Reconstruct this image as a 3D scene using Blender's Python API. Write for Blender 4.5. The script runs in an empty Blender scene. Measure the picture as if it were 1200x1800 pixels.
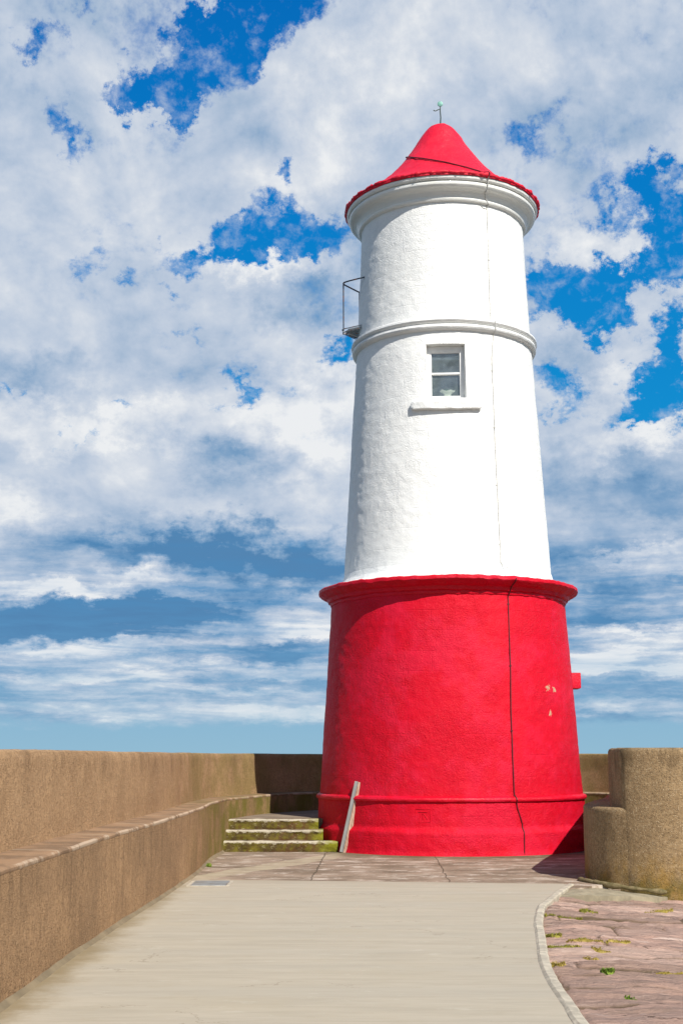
import bpy, bmesh, math, random
from mathutils import Vector, noise as mn
random.seed(7)
R = math.radians
SC = bpy.context.scene
COL = SC.collection

# ---------------------------------------------------------------- camera
cam_d = bpy.data.cameras.new('camera')
cam = bpy.data.objects.new('camera', cam_d)
COL.objects.link(cam)
cam.location = (0, 0, 1.5)
cam.rotation_euler = (R(90 + 10.68), 0, 0)
cam_d.sensor_fit = 'VERTICAL'
cam_d.sensor_height = 36
cam_d.sensor_width = 24
cam_d.lens = 45.6
cam_d.clip_start = .05
cam_d.clip_end = 60000
SC.camera = cam

# ---------------------------------------------------------------- light
SUN_AZ = 28.5      # degrees to the right of straight behind the camera
SUN_EL = 43.0
sun_d = bpy.data.lights.new('sun', 'SUN')
sun = bpy.data.objects.new('sun', sun_d)
COL.objects.link(sun)
sv = Vector((math.sin(R(SUN_AZ)) * math.cos(R(SUN_EL)), -math.cos(R(SUN_AZ)) * math.cos(R(SUN_EL)), math.sin(R(SUN_EL))))
sun.rotation_euler = sv.to_track_quat('Z', 'Y').to_euler()
sun_d.energy = 5.0
sun_d.angle = R(.53)
sun_d.color = (1, .955, .88)
vs = SC.view_settings
vs.view_transform = 'Standard'
try: vs.look = 'None'
except Exception: pass
vs.exposure = .28
vs.gamma = 1

GAPS = [
    (-3.85, 31.62, 3.54, 1.88, 25, 1.30),
    (-5.47, 30.24, 2.18, 1.88, 0, 1.00),
    (-7.22, 29.71, 1.74, 1.51, 30, 0.90),
    (-8.79, 28.49, 2.43, 1.21, 10, 1.10),
    (-7.83, 27.87, 1.14, 0.75, 0, 0.60),
    (-14.48, 30.21, 1.16, 0.63, -25, 0.55),
    (-12.91, 26.58, 0.79, 1.76, 0, 0.55),
    (-10.01, 27.73, 0.85, 0.63, 0, 0.45),
    (-12.22, 31.20, 0.73, 0.50, 0, 0.35),
    (-2.64, 25.68, 0.84, 0.95, 0, 0.75),
    (-2.94, 24.02, 1.65, 0.70, 0, 0.60),
    (-3.99, 22.64, 2.99, 1.06, 0, 1.15),
    (-1.47, 22.75, 2.18, 0.95, -5, 1.05),
    (-6.87, 21.70, 2.16, 0.75, 8, 0.80),
    (-7.50, 20.66, 0.86, 0.60, 0, 0.55),
    (-10.07, 20.15, 0.86, 0.45, 0, 0.40),
    (-11.78, 21.43, 1.08, 0.55, 0, 0.35),
    (-9.50, 22.29, 1.63, 0.75, 0, 0.20),
    (0.13, 17.56, 1.19, 0.80, 0, 0.75),
    (-4.37, 16.44, 1.57, 0.60, 5, 0.60),
    (-7.05, 18.17, 0.48, 0.45, 0, 0.30),
    (-11.97, 13.60, 0.72, 0.40, 0, 0.45),
    (-9.91, 15.35, 0.73, 0.45, 0, 0.45),
    (-15.12, 15.42, 0.47, 0.35, 0, 0.40),
    (8.81, 26.67, 1.12, 0.90, -20, 0.50),
    (10.19, 27.03, 0.85, 0.65, 0, 0.30),
    (13.72, 24.67, 1.38, 0.90, -30, 0.75),
    (14.54, 23.44, 1.51, 2.14, 15, 1.00),
    (15.36, 22.31, 1.36, 1.01, 0, 0.60),
    (12.17, 23.29, 1.23, 0.75, 0, 0.50),
    (12.03, 24.24, 0.69, 1.01, 0, 0.35),
    (10.71, 20.18, 2.94, 1.46, 0, 1.10),
    (11.56, 19.04, 2.13, 1.21, 0, 1.00),
    (9.06, 20.88, 1.21, 1.26, 0, 0.80),
    (14.28, 20.76, 2.69, 1.01, 8, 0.95),
    (11.91, 18.29, 1.32, 0.75, 0, 0.50),
    (15.12, 17.83, 1.06, 1.63, 0, 0.90),
    (9.68, 16.17, 1.31, 1.06, -20, 0.60),
    (9.24, 14.39, 1.04, 0.45, 0, 0.45),
    (14.03, 15.49, 2.48, 1.26, 25, 0.95),
    (14.81, 16.41, 1.57, 1.13, 0, 0.80),
    (13.25, 14.69, 0.91, 0.63, 0, 0.50),
    (10.28, 15.08, 1.04, 0.45, 0, 0.30),
]
FILLS = [
    (0.00, 28.21, 7.41, 4.77, 35, 0.50),
    (6.84, 30.72, 10.23, 3.77, 0, 0.45),
    (-8.00, 24.50, 6.07, 3.02, 10, 0.35),
    (-14.17, 23.59, 3.29, 4.02, 0, 0.30),
    (-12.87, 17.26, 8.68, 3.77, 0, 0.40),
    (-7.67, 12.33, 12.86, 4.02, 0, 0.70),
    (12.14, 11.68, 6.67, 4.02, 0, 0.70),
    (5.41, 27.64, 8.51, 5.03, 0, 0.25),
    (12.57, 21.84, 3.25, 0.95, 5, 0.45),
    (14.20, 19.10, 1.60, 0.65, 20, 0.40),
    (10.37, 17.90, 2.90, 1.26, 0, 0.45),
    (11.80, 15.62, 1.57, 1.51, 0, 0.35),
    (-10.80, 28.91, 3.44, 1.51, 20, 0.20),
    (10.46, 20.20, 0.75, 0.35, 10, 0.55),
    (13.21, 19.29, 0.69, 0.40, 10, 0.50),
    (-8.76, 6.59, 11.38, 3.27, 0, 0.70),
    (12.18, 6.52, 5.06, 3.27, 0, 0.50),
]
SHADES = [
    (-3.80, 8.53, 6.61, 1.16, -3, -0.95),
    (-6.84, 9.11, 3.82, 1.26, 0, -0.45),
    (-10.46, 5.94, 8.34, 1.16, 3, -0.95),
    (-8.55, 7.83, 4.06, 0.65, 12, 0.35),
    (-13.38, 6.49, 3.03, 0.40, 8, 0.35),
    (-14.76, 5.48, 4.04, 1.76, 0, -0.60),
    (-3.00, 4.42, 5.80, 0.70, 0, -0.75),
    (-2.02, 7.66, 4.06, 1.01, 0, -0.30),
    (-4.63, 13.15, 3.10, 2.01, -20, -0.42),
    (-13.29, 15.54, 3.13, 1.26, -15, -0.38),
    (-1.06, 20.63, 2.95, 2.26, 20, -0.35),
    (-2.63, 19.63, 2.13, 1.01, 0, -0.20),
    (10.53, 8.03, 3.04, 1.51, 0, -0.55),
    (12.13, 11.43, 6.66, 1.76, 0, -0.45),
    (13.77, 9.89, 4.08, 1.51, 0, -0.35),
    (11.92, 6.03, 5.05, 1.26, 0, -0.50),
    (11.32, 2.76, 5.03, 0.55, 0, -0.60),
    (-7.44, 2.91, 10.06, 0.75, 0, -0.35),
    (13.33, 27.11, 7.34, 2.01, 0, -0.22),
    (11.35, 16.87, 4.20, 1.13, 0, -0.30),
    (-12.03, 8.97, 5.09, 1.26, 0, -0.25),
    (-1.04, 15.19, 5.73, 2.01, 0, 0.45),
    (-3.45, 21.57, 4.05, 1.01, 0, 0.40),
    (-10.76, 14.45, 6.23, 1.51, 0, 0.40),
    (0.54, 28.20, 7.41, 2.26, 35, 0.30),
    (-12.34, 22.57, 5.44, 3.02, 0, 0.12),
    (-1.07, 24.71, 3.32, 1.51, 0, 0.20),
    (-14.51, 10.35, 2.30, 1.26, 0, 0.30),
    (-2.05, 11.43, 5.64, 1.26, 0, 0.20),
    (-2.02, 6.41, 2.78, 0.75, 0, 0.35),
    (13.95, 13.79, 3.10, 1.01, 20, 0.35),
    (12.58, 16.31, 1.83, 1.51, 0, 0.30),
    (12.07, 22.12, 3.80, 1.01, 0, 0.20),
    (10.51, 7.29, 2.28, 0.75, 10, 0.30),
    (11.85, 4.33, 3.28, 0.75, 12, 0.35),
    (11.30, 2.23, 1.76, 0.35, 0, 0.60),
    (-2.98, 1.83, 4.02, 0.45, 0, 0.55),
    (-8.62, 1.64, 2.26, 0.40, 0, 0.40),
    (0.00, 30.90, 5.86, 2.01, 20, 0.10),
    (-12.68, 6.99, 4.81, 0.40, 4, 0.55),
    (-7.53, 6.81, 3.80, 0.30, -3, 0.40),
    (-13.30, 4.55, 5.55, 0.30, 2, 0.50),
    (-6.73, 4.02, 6.55, 0.25, -2, 0.45),
    (-2.01, 5.17, 3.03, 0.25, 3, 0.40),
    (-11.58, 3.36, 5.54, 0.23, 2, 0.45),
    (-4.48, 2.81, 6.04, 0.23, -2, 0.40),
    (-13.19, 2.14, 4.53, 0.23, 0, 0.40),
    (-8.72, 5.11, 4.04, 0.23, 0, -0.30),
    (-2.99, 3.18, 4.03, 0.20, 0, -0.30),
    (12.37, 5.29, 4.04, 0.25, 3, 0.40),
    (12.78, 3.59, 3.52, 0.23, -3, 0.40),
    (12.23, 1.67, 3.02, 0.20, 0, -0.30),
    (12.26, 8.48, 3.05, 0.35, 8, 0.35),
]


class NT:
    """small helper round a node tree"""
    def __init__(s, tree):
        s.t = tree; s.n = tree.nodes; s.l = tree.links
    def new(s, kind, **kw):
        n = s.n.new(kind)
        for k, v in kw.items(): setattr(n, k, v)
        return n
    def put(s, sock, v):
        if hasattr(v, 'is_output') or isinstance(v, bpy.types.NodeSocket): s.l.new(v, sock)
        elif v is not None:
            if sock.type == 'RGBA' and hasattr(v, '__len__') and len(v) == 3: v = (*v, 1)
            sock.default_value = v
    def m(s, op, a, b=None, c=None, clamp=False):
        n = s.new('ShaderNodeMath', operation=op, use_clamp=clamp)
        s.put(n.inputs[0], a)
        if b is not None: s.put(n.inputs[1], b)
        if c is not None: s.put(n.inputs[2], c)
        return n.outputs[0]
    def vm(s, op, a, b=None):
        n = s.new('ShaderNodeVectorMath', operation=op)
        s.put(n.inputs[0], a)
        if b is not None: s.put(n.inputs[1], b)
        return n.outputs[0]
    def sep(s, v):
        n = s.new('ShaderNodeSeparateXYZ'); s.put(n.inputs[0], v); return n.outputs
    def comb(s, x, y, z):
        n = s.new('ShaderNodeCombineXYZ')
        for i, q in enumerate((x, y, z)): s.put(n.inputs[i], q)
        return n.outputs[0]
    def noise(s, v, scale, detail=4, rough=.55, dist=0, color=False):
        n = s.new('ShaderNodeTexNoise')
        s.put(n.inputs['Vector'], v)
        n.inputs['Scale'].default_value = scale; n.inputs['Detail'].default_value = detail
        n.inputs['Roughness'].default_value = rough; n.inputs['Distortion'].default_value = dist
        return n.outputs['Color' if color else 'Fac']
    def vor(s, v, scale, feature='F1', rnd=1, out='Distance'):
        n = s.new('ShaderNodeTexVoronoi', feature=feature)
        s.put(n.inputs['Vector'], v); n.inputs['Scale'].default_value = scale
        n.inputs['Randomness'].default_value = rnd
        return n.outputs[out]
    def rng(s, v, a, b, c=0, d=1, smooth=True):
        n = s.new('ShaderNodeMapRange', interpolation_type='SMOOTHSTEP' if smooth else 'LINEAR')
        s.put(n.inputs['Value'], v)
        for k, q in (('From Min', a), ('From Max', b), ('To Min', c), ('To Max', d)): s.put(n.inputs[k], q)
        return n.outputs[0]
    def mix(s, f, a, b, mode='MIX'):
        n = s.new('ShaderNodeMix', data_type='RGBA', blend_type=mode)
        n.clamp_factor = True
        s.put(n.inputs[0], f); s.put(n.inputs[6], a); s.put(n.inputs[7], b)
        return n.outputs[2]
    def ramp(s, v, stops):
        n = s.new('ShaderNodeValToRGB'); s.put(n.inputs[0], v)
        e = n.color_ramp.elements
        while len(e) < len(stops): e.new(.5)
        for q, (p, c) in zip(e, stops): q.position = p; q.color = (*c, 1)
        return n.outputs[0]
    def mapping(s, v, loc=(0, 0, 0), rot=(0, 0, 0), scale=(1, 1, 1), kind='POINT'):
        n = s.new('ShaderNodeMapping', vector_type=kind); s.put(n.inputs[0], v)
        n.inputs['Location'].default_value = loc; n.inputs['Rotation'].default_value = rot; n.inputs['Scale'].default_value = scale
        return n.outputs[0]

def lin(r, g, b):
    f = lambda c: ((c / 255 + .055) / 1.055) ** 2.4 if c > 10 else c / 255 / 12.92
    return (f(r), f(g), f(b))

# ---------------------------------------------------------------- world: clear Nishita sky with drifting broken cloud
world = bpy.data.worlds.new('World')
SC.world = world
world.use_nodes = True
W = NT(world.node_tree)
W.n.clear()
tc = W.new('ShaderNodeTexCoord').outputs['Generated']
x, y, z = W.sep(tc)
az = W.m('MULTIPLY', W.m('ARCTAN2', x, y), 57.29578)
el = W.m('MULTIPLY', W.m('ARCSINE', W.m('MAXIMUM', W.m('MINIMUM', z, .9999), -.9999)), 57.29578)
elp = W.m('MAXIMUM', el, 0)
vv = W.m('MULTIPLY_ADD', elp, .75, W.m('MULTIPLY', W.m('LOGARITHM', W.m('ADD', 1, W.m('DIVIDE', elp, 4)), math.e), 10))
N = W.comb(az, vv, 0)
wn = W.vm('SUBTRACT', W.noise(N, .42, 9, .68, color=True), (.5, .5, .5))
wx, wy, wz = W.sep(wn)
damp = W.rng(el, 1, 14, .16, 1)
P = W.comb(W.m('MULTIPLY_ADD', wx, 6.5, az), W.m('MULTIPLY_ADD', W.m('MULTIPLY', wy, damp), 6.0, el), 0)
def blobs(lst, start, grow=1.0):
    acc = start
    for (a, e, ra, re, rot, amp) in lst:
        q = W.mapping(P, (a, e, 0), (0, 0, R(rot)), (ra * grow, re * grow, 1), 'TEXTURE')
        g = W.new('ShaderNodeTexGradient', gradient_type='SPHERICAL')
        W.put(g.inputs[0], q)
        acc = W.m('MULTIPLY_ADD', g.outputs['Fac'], amp, acc)
    return acc
n1 = W.noise(N, .16, 8, .58, .25)
n1b = W.noise(W.vm('ADD', N, (.9, 1.3, 0)), .16, 4, .55, .25)
n2 = W.noise(W.vm('ADD', N, (31, 17, 4)), .62, 10, .66)
Nst = W.mapping(W.comb(W.m('MULTIPLY_ADD', wx, 2.5, az), W.m('MULTIPLY_ADD', wy, 1.2, el), 0), (0, 0, R(0)), (0, 0, R(-4)), (.10, .85, 1))
st = W.noise(Nst, 1.0, 7, .60, .3)
Nst2 = W.mapping(W.comb(az, el, 7), (0, 0, 0), (0, 0, R(3)), (.24, 1.9, 1))
st2 = W.noise(Nst2, 1.0, 7, .62, .4)
low = W.rng(el, 4, 12, 1, 0)
front = W.rng(y, .55, .92, -.42, 0)
cov = W.m('MULTIPLY_ADD', W.m('SUBTRACT', n1, .5), 1.2, .92)
cov = W.m('MULTIPLY_ADD', W.m('SUBTRACT', n2, .5), 1.7, cov)
cov = W.m('ADD', cov, front)
cov = W.m('SUBTRACT', cov, W.rng(el, 36, 55, 0, .5))
cov = blobs([(a, e, ra, re, rot, am * .75) for a, e, ra, re, rot, am in FILLS], cov, 1.1)
gap = blobs(GAPS, 0.0, 1.12)
cov = W.m('SUBTRACT', cov, W.m('MULTIPLY', gap, 1.6))
cov = W.m('SUBTRACT', cov, W.rng(el, .7, 2.0, 1.3, 0))
alpha = W.rng(cov, .02, .92)
# thin veils drifting over the clear patches
veil = W.rng(W.noise(W.vm('ADD', N, (5, 50, 2)), .75, 10, .66, .2), .48, .80, 0, .8)
alpha = W.m('MAXIMUM', alpha, W.m('MULTIPLY', veil, W.rng(el, 2, 6)))
alpha = W.m('MULTIPLY', alpha, W.rng(el, 1.5, 6, .72, .985))
alpha = W.m('MULTIPLY', alpha, W.m('ADD', 1, W.m('MULTIPLY', low, W.m('MULTIPLY', W.m('SUBTRACT', st2, .62), 1.4))), clamp=True)
# light and dark of the cloud deck
relief = W.m('SUBTRACT', n1, n1b)
big = W.noise(W.vm('ADD', N, (3, 9, 1)), .085, 3, .5)
wisp = W.noise(N, 1.5, 8, .62)
sh = W.m('MULTIPLY_ADD', relief, 1.15, .61)
sh = W.m('MULTIPLY_ADD', W.m('SUBTRACT', big, .5), .55, sh)
sh = W.m('MULTIPLY_ADD', W.m('SUBTRACT', n2, .5), .30, sh)
sh = W.m('MULTIPLY_ADD', W.m('SUBTRACT', wisp, .5), .16, sh)
sh = W.m('MULTIPLY_ADD', W.m('MULTIPLY', W.m('SUBTRACT', st, .5), low), 2.3, sh)
sh = W.m('MULTIPLY_ADD', W.m('MULTIPLY', W.m('SUBTRACT', st2, .5), low), 1.3, sh)
sh = blobs([(a, e, ra, re * (1.0 if am > 0 else 1.1), rot, am * (1.0 if am > 0 else .9)) for a, e, ra, re, rot, am in SHADES], sh, 1.2)
cc = W.ramp(sh, [(0, lin(84, 133, 178)), (.22, lin(124, 160, 196)), (.42, lin(164, 185, 210)), (.60, lin(190, 203, 221)), (.78, lin(213, 220, 230)), (.95, lin(238, 240, 242))])
sky = W.new('ShaderNodeTexSky', sky_type='NISHITA')
sky.sun_disc = False
sky.sun_elevation = R(SUN_EL)
sky.sun_rotation = R(180 - SUN_AZ)
sky.air_density = 1.0; sky.dust_density = .4; sky.ozone_density = 2.2
STR = .055
EXPC = .82
blue = W.mix(1.0, sky.outputs[0], SKYTINT, 'MULTIPLY') if 'SKYTINT' in globals() else sky.outputs[0]
grad = W.ramp(W.m('DIVIDE', elp, 40), [(0, lin(146, 188, 212)), (.07, lin(132, 180, 212)), (.17, lin(70, 150, 205)), (.36, lin(10, 142, 210)), (.6, lin(0, 124, 202)), (.85, lin(0, 104, 186))])
grad = W.vm('SCALE', grad); grad.node.inputs['Scale'].default_value = EXPC / STR
blue = W.mix(W.rng(y, .2, .8, .25, .97), blue, grad)
cloud = W.vm('SCALE', cc); cloud.node.inputs['Scale'].default_value = EXPC / STR
outc = W.mix(alpha, blue, cloud)
bg = W.new('ShaderNodeBackground'); W.put(bg.inputs[0], outc); bg.inputs[1].default_value = STR
wo = W.new('ShaderNodeOutputWorld'); W.l.new(bg.outputs[0], wo.inputs[0])

# ---------------------------------------------------------------- object helpers
def tag(o, label=None, cat=None, group=None, kind=None):
    if label: o['label'] = label
    if cat: o['category'] = cat
    if group: o['group'] = group
    if kind: o['kind'] = kind
    return o
def empty(name, loc=(0, 0, 0)):
    o = bpy.data.objects.new(name, None); COL.objects.link(o); o.location = loc
    o.empty_display_size = .2
    return o
def mesh(name, verts, faces, mat, parent=None, uv=None, smooth=False, sharp=None):
    me = bpy.data.meshes.new(name)
    me.from_pydata(verts, [], faces)
    if uv:
        l = me.uv_layers.new(name='UVMap')
        for lp in me.loops: l.data[lp.index].uv = uv[lp.vertex_index]
    if smooth:
        for p in me.polygons: p.use_smooth = True
    me.materials.append(mat)
    me.update()
    if sharp is not None:
        try: me.set_sharp_from_angle(angle=R(sharp))
        except Exception: pass
    o = bpy.data.objects.new(name, me); COL.objects.link(o)
    if parent: o.parent = parent
    return o
class MB:
    """collects simple solids into one mesh"""
    def __init__(s): s.v = []; s.f = []
    def add(s, v, f):
        k = len(s.v); s.v += [tuple(q) for q in v]; s.f += [tuple(i + k for i in q) for q in f]
    def box(s, c, d, ax=None, bev=0):
        X, Y, Z = ax or (Vector((1, 0, 0)), Vector((0, 1, 0)), Vector((0, 0, 1)))
        c = Vector(c)
        bm = bmesh.new(); bmesh.ops.create_cube(bm, size=1)
        for v in bm.verts: v.co = Vector((v.co.x * d[0], v.co.y * d[1], v.co.z * d[2]))
        if bev: bmesh.ops.bevel(bm, geom=bm.edges[:], offset=bev, segments=2, affect='EDGES', profile=.6)
        bm.verts.index_update()
        s.add([c + X * v.co.x + Y * v.co.y + Z * v.co.z for v in bm.verts], [[v.index for v in f.verts] for f in bm.faces])
        bm.free()
    def tube(s, pts, r, n=8, cap=True, wob=0):
        pts = [Vector(p) for p in pts]
        rings = []; up = Vector((0, 0, 1))
        prev = None
        for i, p in enumerate(pts):
            t = (pts[min(i + 1, len(pts) - 1)] - pts[max(i - 1, 0)]).normalized()
            if prev is None:
                a = t.cross(up)
                if a.length < .1: a = t.cross(Vector((1, 0, 0)))
            else: a = prev - t * prev.dot(t)
            a.normalize(); prev = a; b = t.cross(a)
            rr = r[i] if isinstance(r, (list, tuple)) else r
            rings.append([p + (a * math.cos(q) + b * math.sin(q)) * rr * (1 + wob * random.uniform(-1, 1)) for q in [2 * math.pi * k / n for k in range(n)]])
        v = [q for rg in rings for q in rg]; f = []
        for i in range(len(rings) - 1):
            for k in range(n):
                f.append((i * n + k, i * n + (k + 1) % n, (i + 1) * n + (k + 1) % n, (i + 1) * n + k))
        if cap: f.append(tuple(range(n))[::-1]); f.append(tuple((len(rings) - 1) * n + k for k in range(n)))
        s.add(v, f)
    def build(s, name, mat, parent=None, smooth=False, sharp=35):
        return mesh(name, s.v, s.f, mat, parent, smooth=smooth, sharp=sharp if smooth else None)
def fbm(p, o=4): return mn.fractal(Vector(p), 1.0, 2.0, o)
def crom(pts, step):
    P = [Vector(p) for p in pts]; out = []
    for i in range(len(P) - 1):
        p0 = P[max(i - 1, 0)]; p1 = P[i]; p2 = P[i + 1]; p3 = P[min(i + 2, len(P) - 1)]
        n = max(1, int((p2 - p1).length / step))
        for k in range(n):
            t = k / n
            out.append(.5 * ((2 * p1) + (p2 - p0) * t + (2 * p0 - 5 * p1 + 4 * p2 - p3) * t * t + (3 * p1 - p0 - 3 * p2 + p3) * t ** 3))
    out.append(P[-1]); return out
def densify(pts, step):
    out = []
    for (a, b), (c, d) in zip(pts, pts[1:]):
        n = max(1, int(math.ceil(math.hypot(c - a, d - b) / step)))
        for i in range(n): t = i / n; out.append((a + (c - a) * t, b + (d - b) * t))
    return out + [pts[-1]]

# ---------------------------------------------------------------- materials
def material(name):
    m = bpy.data.materials.new(name); m.use_nodes = True
    t = NT(m.node_tree); t.n.clear()
    out = t.new('ShaderNodeOutputMaterial'); b = t.new('ShaderNodeBsdfPrincipled')
    t.l.new(b.outputs[0], out.inputs[0])
    return m, t, b
def bump(t, b, h, strength, dist):
    n = t.new('ShaderNodeBump'); n.inputs['Strength'].default_value = strength; n.inputs['Distance'].default_value = dist
    t.put(n.inputs['Height'], h); t.l.new(n.outputs[0], b.inputs['Normal'])
def obc(t): return t.new('ShaderNodeTexCoord').outputs['Object']
def uvc(t): return t.new('ShaderNodeTexCoord').outputs['UV']

def stucco(name, base, alt, rough=.42, courses=True, strength=.6, spec=.5, chips=False, dirt=None, crs=.38, bd=.02):
    m, t, b = material(name)
    o = obc(t)
    patch = t.rng(t.noise(o, 1.3, 7, .68), .46, .60)
    col = t.mix(t.m('MULTIPLY', patch, .5), base, alt)
    fine = t.noise(o, 9, 5, .6)
    col = t.mix(t.rng(fine, .3, .75, .0, .16), col, alt)
    if dirt:
        d = t.rng(t.noise(t.mapping(o, scale=(3, 3, .7)), 1.6, 7, .65), .56, .78)
        col = t.mix(t.m('MULTIPLY', d, .28), col, dirt)
    h = t.m('MULTIPLY', t.noise(o, 34, 6, .68), 1.1)
    vl = t.vor(t.vm('ADD', o, t.vm('SCALE', t.noise(o, 8, 3, .5, color=True))), 19, 'SMOOTH_F1')
    vl.node.inputs['Smoothness'].default_value = .6
    h = t.m('MULTIPLY_ADD', vl, -.55, h)
    drip = t.noise(t.mapping(o, scale=(1, 1, .35)), 14, 4, .6)
    h = t.m('MULTIPLY_ADD', drip, .7, h)
    h = t.m('MULTIPLY_ADD', t.noise(o, 3.2, 4, .6), .45, h)
    h = t.m('MULTIPLY', h, t.rng(t.noise(o, .9, 4, .6), .38, .62, .45, 1.1))
    if courses:
        br = t.new('ShaderNodeTexBrick')
        w = t.vm('SCALE', t.noise(o, 2.2, 3, .5, color=True)); w.node.inputs['Scale'].default_value = .05
        t.put(br.inputs['Vector'], t.vm('ADD', uvc(t), w))
        br.inputs['Scale'].default_value = 1; br.inputs['Brick Width'].default_value = .82; br.inputs['Row Height'].default_value = .33
        br.inputs['Mortar Size'].default_value = .008; br.inputs['Mortar Smooth'].default_value = .6
        vis = t.rng(t.noise(o, 1.7, 4, .6), .45, .65, .1, 1)
        h = t.m('SUBTRACT', h, t.m('MULTIPLY', t.m('MULTIPLY', br.outputs['Fac'], vis), crs))
    if chips:
        for (cx, cy, cz, rr) in chips:
            dd = t.vm('DISTANCE', o, (cx, cy, cz)); dd = dd.node.outputs['Value']
            k = t.m('SUBTRACT', 1, t.m('DIVIDE', dd, rr))
            mk = t.rng(t.m('ADD', k, t.m('MULTIPLY', t.m('SUBTRACT', t.noise(o, 24, 3, .6), .5), 2.6)), .50, .56)
            mk = t.m('MULTIPLY', mk, t.rng(k, 0, .1))
            col = t.mix(mk, col, (.52, .31, .20))
    bump(t, b, h, strength, bd)
    t.put(b.inputs['Base Color'], col)
    b.inputs['Roughness'].default_value = rough
    b.inputs['Specular IOR Level'].default_value = spec
    return m
RED = (.58, .0006, .015); RED2 = (.66, .012, .048)
def dirp(r, th, z): return (r * math.sin(R(th)), -r * math.cos(R(th)), z)
M = {}
M['red'] = stucco('red_masonry_paint', RED, RED2, .55, True, .62, .18, crs=.22, bd=.024, chips=[(*dirp(2.13, 44, 2.60), .09), (*dirp(2.13, 49, 2.58), .085), (*dirp(2.16, 44.3, 2.19), .07)])
M['white'] = stucco('white_masonry_paint', (.82, .82, .795), (.76, .765, .755), .5, True, .5, .25, crs=.34, bd=.022, dirt=(.62, .63, .60))
M['red_roof'] = stucco('red_roof_paint', (.63, .006, .028), (.66, .02, .045), .5, False, .4, .3)
M['red_trim'] = stucco('red_trim_paint', RED, RED2, .45, False, .5, .25)
M['gloss'] = stucco('white_gloss_paint', (.79, .79, .755), (.73, .73, .68), .13, False, .22, .6, dirt=(.55, .54, .46))
M['white_trim'] = stucco('white_trim_paint', (.80, .80, .775), (.74, .745, .735), .35, False, .5, .5)

def simple(name, col, rough=.5, metal=0, var=.15, sc=20, bmp=.2):
    m, t, b = material(name); o = obc(t)
    n = t.noise(o, sc, 5, .6)
    dark = tuple(c * (1 - 2.2 * var) for c in col)
    t.put(b.inputs['Base Color'], t.mix(t.rng(n, .35, .7), dark, col))
    b.inputs['Roughness'].default_value = rough; b.inputs['Metallic'].default_value = metal
    bump(t, b, n, bmp, .005)
    return m
M['frame'] = simple('window_frame_paint', (.82, .82, .80), .3, 0, .03, 12, .1)
M['cable_white'] = simple('painted_cable_white', (.66, .65, .61), .5, 0, .15, 40)
M['cable_red'] = simple('painted_cable_red', (.13, .004, .010), .55, 0, .2, 40)
M['verdigris'] = simple('verdigris_copper', (.16, .40, .34), .5, .2, .2, 60)
M['darkrod'] = simple('weathered_copper', (.05, .085, .07), .5, .3, .2, 60)
M['bowl'] = simple('cream_ceramic', (.84, .80, .62), .25, 0, .06, 20)
M['leaf'] = simple('leaf', (.06, .22, .05), .5, 0, .2, 30)
M['room'] = simple('room_plaster', (.55, .62, .62), .8, 0, .2, 4)
M['blind'] = simple('folded_blind', (.42, .50, .56), .8, 0, .15, 9)

def rust_metal(name, base):
    m, t, b = material(name); o = obc(t)
    r = t.rng(t.noise(o, 14, 6, .7), .50, .62)
    t.put(b.inputs['Base Color'], t.mix(r, base, (.17, .058, .018)))
    t.put(b.inputs['Roughness'], t.rng(r, 0, 1, .45, .9)); t.put(b.inputs['Metallic'], t.rng(r, 0, 1, .6, 0))
    return m
M['iron'] = rust_metal('painted_iron', (.07, .085, .11))
M['plate'] = simple('galvanised_plate', (.42, .45, .47), .5, .3, .1, 12)
M['galv'] = rust_metal('galvanised_steel', (.33, .36, .38))

# glass: see-through with a mirror-like share
m, t, b = material('window_glass')
g = t.new('ShaderNodeBsdfGlossy'); g.inputs['Roughness'].default_value = .06
tr = t.new('ShaderNodeBsdfTransparent'); tr.inputs[0].default_value = (.93, .97, .98, 1)
mx = t.new('ShaderNodeMixShader')
fr = t.new('ShaderNodeLayerWeight'); fr.inputs[0].default_value = .12
gn = t.rng(t.noise(obc(t), 3, 3, .5), .3, .7, .03, .16)
t.put(mx.inputs[0], t.m('ADD', t.m('MULTIPLY', fr.outputs['Facing'], .5), gn))
df = t.new('ShaderNodeBsdfDiffuse'); df.inputs[0].default_value = (.42, .50, .52, 1)
film = t.new('ShaderNodeMixShader'); t.put(film.inputs[0], t.rng(t.noise(obc(t), 5, 5, .6), .35, .65, .06, .15))
t.l.new(tr.outputs[0], film.inputs[1]); t.l.new(df.outputs[0], film.inputs[2])
t.l.new(film.outputs[0], mx.inputs[1]); t.l.new(g.outputs[0], mx.inputs[2])
t.l.new(mx.outputs[0], [n for n in t.n if n.bl_idname == 'ShaderNodeOutputMaterial'][0].inputs[0])
M['glass'] = m

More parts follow.
